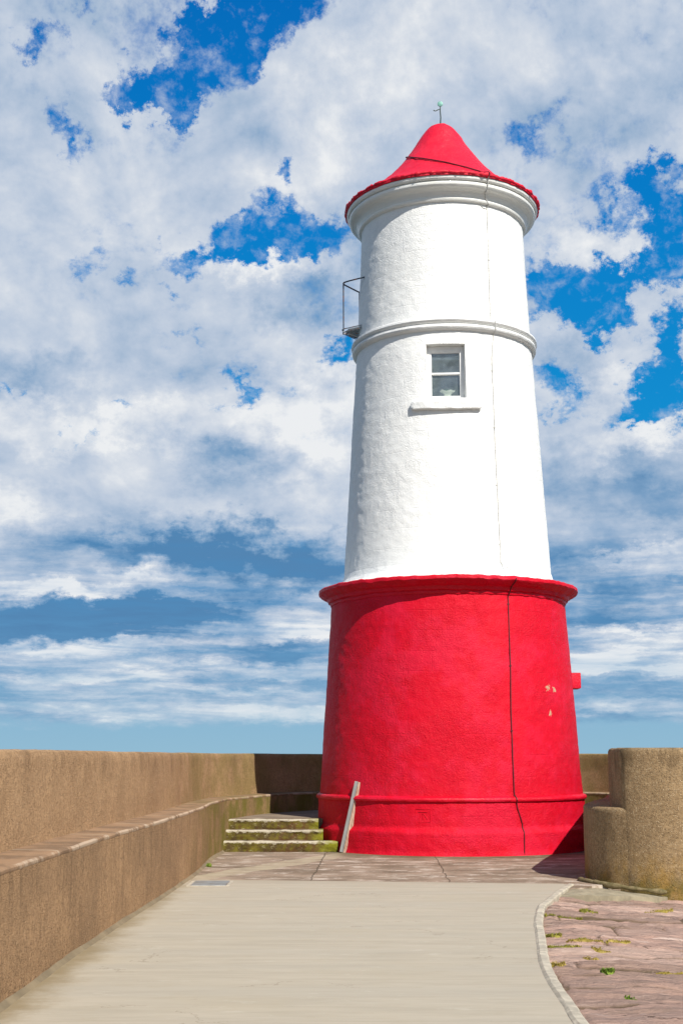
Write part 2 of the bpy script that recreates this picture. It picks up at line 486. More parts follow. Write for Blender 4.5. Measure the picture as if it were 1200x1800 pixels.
def roughcast(name, base, dark, light, algae=0, streak=0, speck=.5, yellow=None, topdirt=0):
    """brown roughcast / exposed pebble concrete"""
    m, t, b = material(name); o = obc(t)
    big = t.noise(o, .9, 6, .62)
    col = t.mix(t.rng(big, .35, .68), base, dark)
    mid = t.noise(o, 7, 6, .7)
    col = t.mix(t.rng(mid, .42, .72, 0, .5), col, dark)
    pv = t.new('ShaderNodeTexVoronoi', feature='F1'); t.put(pv.inputs['Vector'], o); pv.inputs['Scale'].default_value = 58
    tone = t.sep(pv.outputs['Color'])[0]
    peb = t.rng(pv.outputs['Distance'], .42, .20)
    col = t.mix(t.m('MULTIPLY', peb, t.rng(tone, .35, .95, 0, speck)), col, light)
    col = t.mix(t.m('MULTIPLY', t.rng(tone, .30, .02), .30), col, tuple(c * .35 for c in dark))
    gr1 = t.noise(o, 24, 5, .75)
    col = t.mix(t.rng(gr1, .46, .62, 0, .42), col, tuple(c * .62 for c in dark))
    col = t.mix(t.rng(gr1, .44, .30, 0, .30), col, light)
    fine = t.noise(o, 60, 4, .7)
    col = t.mix(t.rng(fine, .55, .8, 0, .45), col, tuple(c * .4 for c in dark))
    if streak:
        s_ = t.noise(t.mapping(o, scale=(1, 1, .16)), 9, 6, .65)
        zz = t.sep(o)[2]
        col = t.mix(t.m('MULTIPLY', t.rng(s_, .46, .70), t.rng(zz, .0, .75, streak * .35, streak)), col, tuple(c * .42 for c in dark))
    if topdirt:
        zz = t.sep(o)[2]
        s2 = t.noise(t.mapping(o, scale=(1, 1, .3)), 3.5, 6, .65)
        col = t.mix(t.m('MULTIPLY', t.rng(s2, .45, .66), t.rng(zz, 1.1, 1.5, 0, topdirt)), col, tuple(c * .5 for c in dark))
    if algae:
        yy = t.sep(o)[1]
        a = t.m('MULTIPLY', t.rng(yy, 15.5, 22, 0, algae), t.rng(t.noise(o, 1.6, 6, .65), .32, .62))
        col = t.mix(a, col, (.155, .135, .022))
    if yellow:
        xx, yy, zz = t.sep(o)
        s3 = t.noise(t.mapping(o, scale=(1, 1, .45)), 2.6, 7, .62)
        a = t.m('MULTIPLY', t.rng(s3, .40, .60), t.rng(zz, .55, .0))
        col = t.mix(t.m('MULTIPLY', a, yellow), col, (.36, .20, .015))
        a2 = t.m('MULTIPLY', t.rng(t.noise(o, 4, 6, .65), .36, .62), t.rng(zz, .22, -.10))
        col = t.mix(t.m('MULTIPLY', a2, .8), col, (.085, .085, .018))
    h = t.m('MULTIPLY', peb, .8)
    h = t.m('MULTIPLY_ADD', fine, .8, h)
    h = t.m('MULTIPLY_ADD', mid, 1.2, h)
    bump(t, b, h, .9, .012)
    t.put(b.inputs['Base Color'], col); b.inputs['Roughness'].default_value = .92
    b.inputs['Specular IOR Level'].default_value = .2
    return m
M['rc_up'] = roughcast('roughcast_brown', (.48, .30, .158), (.35, .215, .112), (.68, .47, .29), algae=.45, speck=.6, topdirt=.5)
M['rc_low'] = roughcast('roughcast_brown_streaked', (.43, .262, .135), (.29, .178, .094), (.60, .40, .24), algae=.95, streak=.5, speck=.35)
M['rc_nose'] = roughcast('pebble_concrete', (.38, .26, .138), (.27, .182, .095), (.74, .58, .38), streak=.25, speck=.8, yellow=.55, topdirt=.8)

def slabtop():
    m, t, b = material('reddish_ledge_slab'); o = obc(t); u = uvc(t)
    col = t.mix(t.rng(t.noise(o, 2.5, 6, .65), .38, .62), (.32, .20, .115), (.20, .128, .076))
    col = t.mix(t.rng(t.noise(o, 22, 5, .7), .5, .75, 0, .6), col, (.32, .22, .16))
    ux, uy, _ = t.sep(u)
    lip = t.m('MULTIPLY', t.rng(uy, .058, .040), t.rng(t.m('MULTIPLY_ADD', t.m('SUBTRACT', t.noise(o, 1.6, 7, .7), .5), 1.8, .52), .42, .58))
    col = t.mix(t.m('MULTIPLY', lip, .8), col, (.50, .38, .27))
    sp = t.rng(t.noise(o, 5, 5, .8), .66, .70)
    col = t.mix(t.m('MULTIPLY', sp, .6), col, (.5, .44, .36))
    j = t.m('ABSOLUTE', t.m('SUBTRACT', t.m('FRACT', t.m('DIVIDE', ux, 1.9)), .5))
    jm = t.rng(j, .012, .004)
    col = t.mix(t.m('MULTIPLY', jm, .7), col, (.45, .38, .28))
    ay = t.sep(o)[1]
    col = t.mix(t.m('MULTIPLY', t.rng(ay, 16, 22, 0, .5), t.rng(t.noise(o, 2, 5, .6), .4, .6)), col, (.15, .13, .03))
    bump(t, b, t.noise(o, 30, 6, .7), .6, .01)
    t.put(b.inputs['Base Color'], col); b.inputs['Roughness'].default_value = .9; b.inputs['Specular IOR Level'].default_value = .15
    return m
M['ledge'] = slabtop()

def concrete_path():
    m, t, b = material('brushed_concrete'); o = obc(t)
    xx, yy, _ = t.sep(o)
    br = t.noise(t.mapping(o, scale=(.45, 3.2, 1)), 2.0, 7, .66)
    br2 = t.noise(t.mapping(o, scale=(1.2, 40, 1)), 3.0, 4, .6)
    col = t.mix(t.rng(br, .35, .66), (.425, .372, .288), (.37, .325, .25))
    col = t.mix(t.rng(br2, .4, .7, 0, .30), col, (.50, .45, .355))
    col = t.mix(t.rng(t.noise(o, .8, 6, .6), .5, .75, 0, .5), col, (.41, .35, .25))
    bandy = t.noise(t.mapping(o, scale=(.06, 1.6, 1)), 1.1, 3, .5)
    col = t.mix(t.rng(bandy, .45, .62, 0, .35), col, (.385, .35, .285))
    # soil washed out from the wall foot
    d = t.m('MULTIPLY_ADD', t.m('SUBTRACT', t.noise(o, 1.7, 7, .7), .5), .7, t.m('ADD', xx, 2.03))
    col = t.mix(t.rng(d, .32, -.04, 0, .75), col, (.20, .145, .065))
    far = t.m('MULTIPLY_ADD', t.m('SUBTRACT', t.noise(t.mapping(o, scale=(.5, 3, 1)), 1.4, 6, .6), .5), 1.0, yy)
    col = t.mix(t.rng(far, 15.6, 17.0, 0, .45), col, (.30, .235, .16))
    # contraction joints
    for jy in (11.02, 14.2, 7.9):
        w = t.m('MULTIPLY_ADD', t.m('SUBTRACT', t.noise(o, 1.2, 3, .5), .5), .05, yy)
        q = t.m('ABSOLUTE', t.m('SUBTRACT', w, jy))
        col = t.mix(t.rng(q, .012, .004, 0, .28), col, (.26, .22, .16))
    col = t.mix(t.rng(t.noise(o, 90, 3, .7), .6, .8, 0, .3), col, (.3, .25, .18))
    blot = t.noise(t.mapping(o, scale=(1, 1.8, 1)), 2.3, 8, .72)
    col = t.mix(t.rng(blot, .54, .66, 0, .30), col, (.36, .31, .22))
    col = t.mix(t.rng(blot, .42, .33, 0, .35), col, (.52, .475, .385))
    ck = t.noise(t.mapping(o, scale=(.7, .9, 1)), .55, 7, .6)
    ckm = t.m('MULTIPLY', t.rng(t.m('ABSOLUTE', t.m('SUBTRACT', ck, .5)), .0035, .001), t.rng(t.noise(o, .5, 3, .5), .50, .56))
    col = t.mix(t.m('MULTIPLY', ckm, .4), col, (.16, .125, .08))
    spk = t.vor(o, 7, 'F1'); col = t.mix(t.m('MULTIPLY', t.rng(spk, .045, .02), t.rng(t.noise(o, 1.3, 3, .6), .5, .6, 0, .7)), col, (.15, .12, .08))
    bump(t, b, t.m('ADD', t.m('MULTIPLY', br2, .7), t.noise(o, 120, 3, .6)), .35, .004)
    t.put(b.inputs['Base Color'], col); b.inputs['Roughness'].default_value = .9; b.inputs['Specular IOR Level'].default_value = .15
    return m
M['path'] = concrete_path()

def pavement_mat():
    m, t, b = material('old_stained_slab'); o = obc(t)
    xx, yy, _ = t.sep(o)
    so = t.mapping(o, scale=(.8, 1.25, 1))
    col = t.mix(t.rng(t.noise(so, 1.4, 7, .66), .36, .64), (.32, .24, .175), (.19, .143, .10))
    col = t.mix(t.rng(t.noise(t.mapping(o, scale=(.7, 1.6, 1)), 2.1, 7, .7), .55, .68, 0, .85), col, (.50, .42, .34))
    col = t.mix(t.rng(t.noise(o, 30, 5, .7), .5, .78, 0, .4), col, (.12, .085, .055))
    pp = t.noise(t.mapping(o, (3, 2, 0), scale=(.9, 1.5, 1)), 2.4, 9, .74)
    col = t.mix(t.rng(pp, .53, .60, 0, .75), col, (.55, .47, .39))
    col = t.mix(t.rng(pp, .45, .38, 0, .6), col, (.13, .095, .062))
    # pale mortar repair running diagonally from the steps
    lx = t.m('MULTIPLY_ADD', t.m('SUBTRACT', yy, 16.6), -.32, t.m('SUBTRACT', yy, 17.15))
    dline = t.m('SUBTRACT', t.m('SUBTRACT', yy, 17.15), t.m('MULTIPLY', t.m('ADD', xx, 1.7), 2.2))
    dline = t.m('MULTIPLY_ADD', t.m('SUBTRACT', t.noise(o, 1.3, 5, .6), .5), 1.1, dline)
    pm = t.m('MULTIPLY', t.rng(t.m('ABSOLUTE', dline), .62, .5), t.rng(xx, .1, -.1))
    col = t.mix(t.m('MULTIPLY', pm, t.rng(t.noise(o, 2.6, 6, .65), .3, .6, .35, .85)), col, (.40, .34, .235))
    # darker film of algae against the tower
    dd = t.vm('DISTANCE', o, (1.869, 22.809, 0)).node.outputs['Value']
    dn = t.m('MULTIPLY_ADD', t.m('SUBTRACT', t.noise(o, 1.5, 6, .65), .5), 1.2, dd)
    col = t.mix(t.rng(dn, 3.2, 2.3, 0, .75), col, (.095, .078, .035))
    # slab joints
    for (jx, jw) in ((-.34, .007), (1.36, .006)):
        w = t.m('MULTIPLY_ADD', t.m('SUBTRACT', t.noise(o, 2, 4, .6), .5), .12, xx)
        w = t.m('MULTIPLY_ADD', t.m('SUBTRACT', yy, 18), -.03, w)
        col = t.mix(t.rng(t.m('ABSOLUTE', t.m('SUBTRACT', w, jx)), jw * 1.8, jw, 0, .8), col, (.07, .055, .035))
    bump(t, b, t.noise(o, 18, 7, .7), .6, .012)
    t.put(b.inputs['Base Color'], col); b.inputs['Roughness'].default_value = .9; b.inputs['Specular IOR Level'].default_value = .15
    return m
M['pavement'] = pavement_mat()

def stone_mat():
    m, t, b = material('weathered_pink_sandstone'); o = obc(t)
    xx, yy, zz = t.sep(o)
    so = t.mapping(o, rot=(0, 0, R(3)), scale=(.5, 4.5, 2))
    a = t.noise(so, 1.6, 8, .66, .3)
    col = t.mix(t.rng(a, .34, .64), (.50, .32, .25), (.36, .25, .205))
    col = t.mix(t.rng(t.noise(so, 3.4, 7, .7), .55, .72, 0, .85), col, (.70, .55, .46))
    col = t.mix(t.rng(t.noise(t.mapping(o, scale=(.7, 2.6, 1)), 1.3, 7, .7), .56, .70, 0, .75), col, (.20, .145, .105))
    col = t.mix(t.rng(t.noise(so, 9, 6, .75), .60, .72, 0, .5), col, (.17, .12, .095))
    ck = t.noise(t.mapping(o, rot=(0, 0, R(5)), scale=(.45, 2.2, 1)), 1.5, 7, .62)
    ckm = t.m('MULTIPLY', t.rng(t.m('ABSOLUTE', t.m('SUBTRACT', ck, .5)), .010, .002), t.rng(t.noise(o, 1.1, 4, .6), .45, .58))
    col = t.mix(t.m('MULTIPLY', ckm, .8), col, (.075, .05, .035))
    ck2 = t.noise(t.mapping(o, rot=(0, 0, R(-4)), scale=(.8, 3.4, 1)), 2.6, 7, .7)
    col = t.mix(t.rng(ck2, .60, .70, 0, .55), col, (.25, .17, .12))
    ton = t.sep(uvc(t))[1]
    col = t.mix(t.rng(ton, .55, .8, 0, .45), col, (.27, .185, .14))
    col = t.mix(t.rng(ton, .35, .1, 0, .35), col, (.62, .45, .36))
    uz = t.sep(uvc(t))[0]      # joint mask baked from the real groove geometry
    col = t.mix(t.rng(uz, .15, .8, 0, .85), col, (.10, .07, .035))
    bump(t, b, t.m('ADD', t.m('MULTIPLY', t.noise(so, 5, 8, .72), 1.5), t.m('MULTIPLY', t.noise(o, 34, 5, .7), .5)), 1.0, .03)
    t.put(b.inputs['Base Color'], col); b.inputs['Roughness'].default_value = .88; b.inputs['Specular IOR Level'].default_value = .15
    return m
M['stone'] = stone_mat()

def step_mat():
    m, t, b = material('mossy_step'); o = obc(t)
    xx, yy, zz = t.sep(o)
    col = t.mix(t.rng(t.noise(o, 5, 6, .7), .38, .62), (.155, .13, .018), (.08, .052, .02))
    col = t.mix(t.rng(t.noise(t.mapping(o, scale=(1, 1, 2)), 9, 6, .75), .56, .64, 0, .8), col, (.34, .30, .16))
    col = t.mix(t.rng(t.noise(t.vm('ADD', o, (5, 3, 1)), 3.5, 6, .7), .52, .62, 0, .8), col, (.10, .045, .02))
    edge = t.m('MULTIPLY_ADD', t.m('SUBTRACT', t.noise(o, 9, 7, .8), .5), .16, zz)
    col = t.mix(t.m('MULTIPLY', t.rng(edge, -.040, -.022, 0, .9), t.rng(t.noise(o, 3.3, 6, .75), .36, .50)), col, (.50, .45, .35))
    tread = t.m('MULTIPLY', t.rng(zz, -.012, -.004), t.rng(yy, .05, .12))
    col = t.mix(tread, col, (.21, .155, .105))
    gr = t.m('MULTIPLY', t.rng(xx, .55, .95), t.rng(t.noise(o, 6, 5, .7), .35, .55))
    col = t.mix(t.m('MULTIPLY', gr, .8), col, (.24, .24, .015))
    bump(t, b, t.noise(o, 24, 7, .72), .9, .02)
    t.put(b.inputs['Base Color'], col); b.inputs['Roughness'].default_value = .9; b.inputs['Specular IOR Level'].default_value = .15
    return m
M['step'] = step_mat()
def landing_mat():
    m, t, b = material('landing_concrete'); o = obc(t)
    col = t.mix(t.rng(t.noise(o, 1.8, 7, .65), .36, .66), (.27, .21, .15), (.175, .135, .095))
    col = t.mix(t.rng(t.noise(o, 24, 5, .7), .5, .8, 0, .5), col, (.36, .30, .22))
    bump(t, b, t.noise(o, 22, 6, .7), .5, .012)
    t.put(b.inputs['Base Color'], col); b.inputs['Roughness'].default_value = .9; b.inputs['Specular IOR Level'].default_value = .15
    return m
M['landing'] = landing_mat()
M['kerb'] = simple('pale_kerb_concrete', (.54, .48, .37), .85, 0, .16, 9, .6)
M['mortar'] = simple('pale_mortar', (.35, .30, .20), .9, 0, .17, 6, .7)
M['rubble'] = simple('dirty_mortar_fillet', (.235, .18, .105), .95, 0, .15, 2.5, .5)
M['pier'] = simple('pier_masonry', (.25, .2, .15), .9, 0, .2, 2, .6)

def moss_mat(name, a, b_, c):
    m, t, b = material(name); o = obc(t)
    n = t.noise(o, 14, 4, .6)
    col = t.ramp(n, [(.3, a), (.5, b_), (.7, c)])
    t.put(b.inputs['Base Color'], col); b.inputs['Roughness'].default_value = .8
    bump(t, b, t.noise(o, 60, 4, .7), .8, .01)
    return m
M['moss'] = moss_mat('yellow_green_grass', (.10, .11, .010), (.22, .21, .02), (.36, .30, .06))
M['dry'] = moss_mat('dry_moss', (.16, .115, .018), (.28, .21, .03), (.40, .30, .08))
M['weed'] = moss_mat('bright_weed', (.07, .13, .012), (.16, .25, .02), (.30, .36, .06))
M['fillet'] = moss_mat('mossy_mortar', (.08, .07, .02), (.17, .13, .055), (.27, .21, .11))

def plank_mat(name, base, dark):
    m, t, b = material(name); o = obc(t)
    n = t.noise(t.mapping(o, scale=(9, 9, .8)), 5, 6, .7)
    t.put(b.inputs['Base Color'], t.mix(t.rng(n, .38, .66), base, dark)); b.inputs['Roughness'].default_value = .8
    bump(t, b, n, .5, .004)
    return m
M['wood'] = plank_mat('weathered_wood', (.50, .385, .30), (.30, .17, .11))
M['woodgrey'] = plank_mat('grey_painted_wood', (.30, .31, .30), (.20, .21, .21))

m, t, b = material('sea_water'); o = obc(t)
b.inputs['Base Color'].default_value = (.012, .045, .06, 1); b.inputs['Roughness'].default_value = .12
bump(t, b, t.noise(o, .5, 6, .6), .6, .4)
M['sea'] = m
m, t, b = material('hatch_plate'); o = obc(t)
b.inputs['Metallic'].default_value = .35; b.inputs['Roughness'].default_value = .42
hx, hy, _ = t.sep(o)
chk = t.m('MULTIPLY', t.m('SINE', t.m('MULTIPLY', t.m('ADD', hx, hy), 130)), t.m('SINE', t.m('MULTIPLY', t.m('SUBTRACT', hx, hy), 130)))
t.put(b.inputs['Base Color'], t.mix(t.rng(t.noise(o, 6, 5, .7), .4, .65), (.34, .35, .34), (.25, .23, .19)))
bump(t, b, chk, .4, .003)
M['hatch'] = m

# ---------------------------------------------------------------- ground, sea, pier
def poly_sheet(name, pts, z, thick, mat, res=.0, kind='structure'):
    n = len(pts)
    v = [(x, y, z) for x, y in pts] + [(x, y, z - thick) for x, y in pts]
    f = [tuple(range(n)), tuple(range(2 * n - 1, n - 1, -1))] + [(i, i + n, (i + 1) % n + n, (i + 1) % n) for i in range(n)]
    o = mesh(name, v, f, mat); tag(o, kind=kind); return o
sea = mesh('sea', [(-30000, -30000, -7), (30000, -30000, -7), (30000, 30000, -7), (-30000, 30000, -7)], [(0, 1, 2, 3)], M['sea']); tag(sea, kind='structure')
mb = MB(); mb.box((2.9, -1.0, -4.3), (13.6, 62, 7.4)); tag(mb.build('pier', M['pier']), kind='structure')

kin = crom([(1.30, -12), (1.30, 0), (1.31, 6), (1.34, 7.82), (1.37, 8.42), (1.40, 9.14), (1.48, 10.12), (1.64, 11.35), (1.79, 12.49), (1.99, 13.65), (2.10, 14.05), (2.33, 14.85), (2.60, 15.72)], .1)
def kx(y):
    for a, b in zip(kin, kin[1:]):
        if a[1] <= y <= b[1]: return a[0] + (b[0] - a[0]) * (y - a[1]) / (b[1] - a[1])
    return kin[-1][0] if y > 15 else kin[0][0]
# path: poured concrete sheet with slightly uneven surface
def path():
    ys = [-12 + .5 * i for i in range(36)]; ys = [q for q in ys if q < 6] + [6 + .12 * i for i in range(82)]; ys.append(15.72)
    ys = sorted(set(q for q in ys if q <= 15.72)); v = []; f = []; nx = 36
    for q in ys:
        x1 = kx(q)
        for i in range(nx + 1):
            xx = -2.25 + (x1 + 2.25) * i / nx
            v.append((xx, q, .004 * fbm((xx * .6, q * .6, 1), 3)))
    # far edge wedge up to the old slabs
    for k in range(1, 5):
        for i in range(nx + 1):
            t_ = i / nx; xx = -2.25 + (2.66 + 2.25) * t_
            yf = 16.72 + (16.12 - 16.72) * t_
            v.append((xx, 15.72 + (yf - 15.72) * k / 4, .002))
    rows = len(v) // (nx + 1)
    for r_ in range(rows - 1):
        for i in range(nx):
            a = r_ * (nx + 1) + i; f.append((a, a + 1, a + nx + 2, a + nx + 1))
    tag(mesh('path', v, f, M['path'], smooth=True), kind='structure')
path()
# kerb on the right edge of the path, standing proud of the sunken paving
def kerb():
    sec = [(-.035, -.02), (-.012, .004), (.0, .009), (.008, .014), (.058, .012), (.070, .0), (.074, -.35)]
    pts = kin + [Vector((2.70, 16.02))]
    v = []; f = []; n = len(sec)
    for i, p in enumerate(pts):
        t_ = (Vector(pts[min(i + 1, len(pts) - 1)]) - Vector(pts[max(i - 1, 0)])).normalized(); nr = Vector((t_.y, -t_.x))
        for k, (o_, z_) in enumerate(sec):
            q = Vector(p) + nr * (o_ + .007 * mn.noise(Vector((p[0] * 5, p[1] * 5, k))) + (.003 * fbm((p[0]*9, p[1] * 9, k * 3))))
            v.append((q.x, q.y, z_ + .003 * mn.noise(Vector((p[0] * 6, p[1] * 6, 4 + k)))))
    for i in range(len(pts) - 1):
        for k in range(n - 1):
            a = i * n + k; f.append((a, a + n, a + n + 1, a + 1))
    e = (len(pts) - 1) * n; f.append(tuple(range(e, e + n)))
    tag(mesh('kerb', v, f, M['kerb'], smooth=True, sharp=22), kind='structure')
kerb()
poly_sheet('pavement', [(-2.3, 15.9), (2.56, 15.55), (2.85, 15.72), (3.02, 16.0), (3.3, 16.1), (4.3, 16.1), (6.4, 17), (6.4, 23), (-2.3, 23)], -.004, .3, M['pavement'])
def mortar_patch():
    base = [(2.70, 16.05), (2.95, 16.3), (3.2, 16.1), (3.45, 15.9), (3.8, 15.75), (3.62, 15.52), (3.3, 15.36), (3.05, 15.2), (2.80, 15.06), (2.50, 14.95), (2.40, 14.86), (2.48, 15.1), (2.60, 15.5)]
    pts = crom([Vector(p) for p in base + base[:1]], .05)[:-1]
    c = Vector((2.95, 15.55)); v = [(c.x, c.y, -.008)]; f = []
    for ring, k in ((.5, 0), (.85, 0), (1, 1)):
        for p in pts:
            q = c + (p - c) * ring * (1 + .03 * mn.noise(Vector((p.x * 9, p.y * 9, 3))))
            v.append((q.x, q.y, (-.022 if k else -.014) - .085 * max(0, q.x - 2.75) + .006 * mn.noise(Vector((q.x * 7, q.y * 7, 9)))))
    n = len(pts)
    for i in range(n): f.append((0, 1 + i, 1 + (i + 1) % n))
    for r_ in range(2):
        for i in range(n): a = 1 + r_ * n + i; b_ = 1 + r_ * n + (i + 1) % n; f.append((a, a + n, b_ + n, b_))
    m_ = len(v)
    for i in range(n): q = v[1 + 2 * n + i]; v.append((q[0], q[1], -.4))
    for i in range(n): a = 1 + 2 * n + i; b_ = 1 + 2 * n + (i + 1) % n; f.append((a, m_ + i, m_ + (i + 1) % n, b_))
    tag(mesh('mortar_apron', v, f, M['mortar'], smooth=True, sharp=50), kind='structure')
mortar_patch()
# sunken stone paving: rough courses of split sandstone
def stone_base(x): return min(-.035, -.02 - .075 * (x - 1.9))
def joint_y(i, x): return .47 * i + .16 * math.sin(i * 7.3) + .10 * mn.noise(Vector((x * .55, i * 3.7, 0))) + .03 * mn.noise(Vector((x * 2.3, i * 1.7, 5))) + .045 * x
def stone_h(x, y):
    i = int(y // .47) - 2
    while joint_y(i + 1, x) <= y: i += 1
    y0 = joint_y(i, x); y1 = joint_y(i + 1, x)
    d = min(y - y0, y1 - y)
    off = (math.sin(i * 12.9898) * 43758.5) % 1; L = 1.1 + 1.3 * ((math.sin(i * 4.13) * 971.3) % 1)
    u = (x + off * L) / L; j = math.floor(u); dx = min(u - j, j + 1 - u) * L
    dx += .02 * mn.noise(Vector((y * 5, i, j)))
    hs_ = ((math.sin(i * 78.2 + j * 37.7) * 9831.1) % 1 - .5) * .034
    w = .026 + .022 * max(0, mn.noise(Vector((x * 1.1, i * 2.1, 8))) + .2)
    g_ = max(0, 1 - max(0, d - w * .4) / w); g2 = max(0, 1 - max(0, dx - .006) / .02)
    gg = max(g_ * (.5 + .5 * min(1, max(0, .5 + 1.6 * mn.noise(Vector((x * .8, i * 5.1, 2)))))), g2 * .7)
    h_ = stone_base(x) + hs_ - .050 * gg * gg + .040 * fbm((x * 1.1, y * 5.0, 0), 5) + .026 * abs(fbm((x * 2.2, y * 11, 6), 4)) + .008 * fbm((x * 6, y * 18, 3), 3)
    if x < kx(y) + .1: h_ = min(h_, -.024)
    return min(h_, -.006), gg, (math.sin(i * 31.7 + j * 91.3) * 4373.7) % 1
def paving():
    xs = [1.36 + .026 * i for i in range(125)] + [4.7 + .3 * i for i in range(17)]
    ys = [-12 + .5 * i for i in range(38)] + [7.05 + .022 * i for i in range(410)]
    ys = [q for q in ys if q < 16.1]
    v = []; uv = []; f = []
    for q in ys:
        for p in xs:
            h_, g_, tn = stone_h(p, q); v.append((p, q, h_)); uv.append((g_, tn))
    n = len(xs)
    for r_ in range(len(ys) - 1):
        for i in range(n - 1):
            a = r_ * n + i; f.append((a, a + 1, a + n + 1, a + n))
    tag(mesh('stone_paving', v, f, M['stone'], uv=uv, smooth=True), kind='structure')
paving()
poly_sheet('outer_paving', [(4.65, 16.05), (9.6, 16.05), (9.6, 28), (6.38, 28), (6.38, 16.9)], -.2, .3, M['pavement'])

# ---------------------------------------------------------------- parapet wall curving round the tower
inner = [(-2.05, -12), (-2.06, 0), (-2.07, 6), (-2.08, 8.3), (-2.08, 10.1), (-2.04, 12.1), (-1.98, 14.2), (-1.92, 16.75), (-1.94, 19), (-1.94, 20.5), (-1.87, 21.8), (-1.67, 23.0), (-1.28, 24.3), (-.46, 25.7), (.6, 26.45), (1.9, 26.75), (3.2, 26.6), (4.4, 25.9), (5.2, 24.7), (5.62, 23.3), (5.68, 22.0), (5.5, 20.9), (5.3, 20.2)]
ipath = [Vector(p) for p in crom(inner, .10)]
def sweep(name, sec, mat, parent, step=.055, amp=.010, amp2=.006, seed=0, smooth=True, path=ipath, sharp=40):
    S = densify(sec, step); v = []; uv = []; f = []; n = len(S)
    vl = [0]
    for a, b_ in zip(S, S[1:]): vl.append(vl[-1] + math.hypot(b_[0] - a[0], b_[1] - a[1]))
    ul = 0
    for i, p in enumerate(path):
        if i: ul += (p - path[i - 1]).length
        t_ = (path[min(i + 1, len(path) - 1)] - path[max(i - 1, 0)]).normalized(); nr = Vector((-t_.y, t_.x))
        for k, (o_, z_) in enumerate(S):
            e = amp * fbm((p.x * .7 + seed, p.y * .7, z_ * .7 + o_), 3) + amp2 * fbm((p.x * 6, p.y * 6 + seed, z_ * 6 + o_ * 6), 3)
            q = p + nr * (o_ + e)
            v.append((q.x, q.y, z_ + e * .6)); uv.append((ul, vl[k]))
    for i in range(len(path) - 1):
        for k in range(n - 1):
            a = i * n + k; f.append((a, a + n, a + n + 1, a + 1))
    return mesh(name, v, f, mat, parent, uv=uv, smooth=smooth, sharp=sharp)
wall = empty('parapet_wall', (-2.1, 8, 0)); tag(wall, 'long brown roughcast parapet with low bench ledge, curving behind the lighthouse', 'wall')
def sweepw(*a, **k):
    o = sweep(*a, **k); o.parent = wall; o.location = (2.1, -8, 0); return o
sweepw('bench', [(-.02, -.32), (.0, .79), (.03, .795), (.1, .795)], M['rc_low'], None, amp2=.003, seed=3)
sweepw('bench_top', [(-.001, .785), (-.004, .792), (-.003, .808), (.010, .820), (.05, .824), (.36, .830)], M['ledge'], None, step=.03, amp=.010, amp2=.003, seed=3)
sweepw('upper_wall', [(.33, .70), (.345, .9), (.37, 1.50), (.385, 1.54), (.42, 1.555), (.96, 1.555), (1.0, 1.52), (1.03, -.6)], M['rc_up'], None, seed=9)
# crumbly mortar fillet at the wall foot
sweepw('mortar_fillet', [(.02, .045), (-.012, .030), (-.035, .010), (-.06, -.006), (-.07, -.03)], M['rubble'], None, step=.02, amp=.012, amp2=.005, seed=5, path=[p for p in [Vector(q) for q in crom(inner, .03)] if 4 < p.y < 21.4 and p.x < 0])

# rounded end of the right-hand wall
def offs(pts, d):
    n = len(pts); out = []
    for i in range(n):
        t_ = (pts[(i + 1) % n] - pts[i - 1]).normalized(); out.append(pts[i] + Vector((-t_.y, t_.x)) * d)
    return out
def wall_body(name, base, rings, mat, parent, seed, org):
    pts = crom([Vector(p) for p in base + base[:1]], .045)[:-1]
    v = []; f = []; n = len(pts); zs = []
    R_ = densify(rings, .045)
    for (ins, z_) in R_:
        o_ = offs(pts, ins)
        for q in o_:
            e = .010 * fbm((q.x * .9 + seed, q.y * .9, z_ * .9), 3) + .007 * fbm((q.x * 7, q.y * 7, z_ * 7 + seed), 3)
            t_ = Vector((q.x - 4.5, q.y - 17.5)).normalized()
            v.append((q.x + t_.x * e - org[0], q.y + t_.y * e - org[1], z_ + e * .5))
    for r_ in range(len(R_) - 1):
        for i in range(n):
            a = r_ * n + i; b_ = r_ * n + (i + 1) % n; f.append((a, b_, b_ + n, a + n))
    e = (len(R_) - 1) * n; f.append(tuple(range(e, e + n)))
    return mesh(name, v, f, mat, parent, smooth=True, sharp=45)
nose = empty('parapet_wall', (4.2, 17, 0)); tag(nose, 'rounded end of brown pebbled sea wall right of the lighthouse with yellow lichen', 'wall')
no = (4.2, 17)
low_plan = [(4.9, 22.9), (4.55, 22.2), (4.33, 21.6), (4.05, 20.5), (3.75, 19.4), (3.42, 18.3), (3.18, 17.5), (3.09, 16.9), (3.115, 16.55), (3.18, 16.34), (3.29, 16.155), (3.42, 16.028), (3.52, 15.965), (3.64, 15.895), (3.80, 15.83), (4.0, 16.05), (4.05, 16.8), (4.3, 18), (4.8, 20.5), (5.2, 22.3), (5.15, 23.0)]
low_plan = low_plan  # counter-clockwise seen from above
up_plan = [(5.2, 22.95), (4.9, 22.35), (4.65, 21.7), (4.4, 20.7), (4.1, 19.5), (3.80, 18.4), (3.52, 17.35), (3.40, 16.85), (3.385, 16.45), (3.39, 16.14), (3.40, 16.06), (3.43, 16.015), (3.60, 15.875), (3.80, 15.765), (4.10, 15.69), (4.6, 15.78), (5.3, 16.23), (6.2, 17.12), (6.97, 18.3), (7.27, 20), (7.07, 22.5), (6.6, 23.4), (5.9, 23.6)]
wall_body('bench', low_plan, [(0, -.45), (0, .86), (.015, .885), (.04, .893)], M['rc_nose'], nose, 6, no)
wall_body('upper_wall', up_plan, [(0, -.45), (0, 1.56), (.012, 1.59), (.045, 1.605)], M['rc_nose'], nose, 6, no)
foot = crom([Vector(p) for p in ((2.93, 16.62), (2.96, 16.42), (3.06, 16.16), (3.22, 15.94), (3.42, 15.78), (3.62, 15.68), (3.78, 15.64))], .06)
mb = MB()
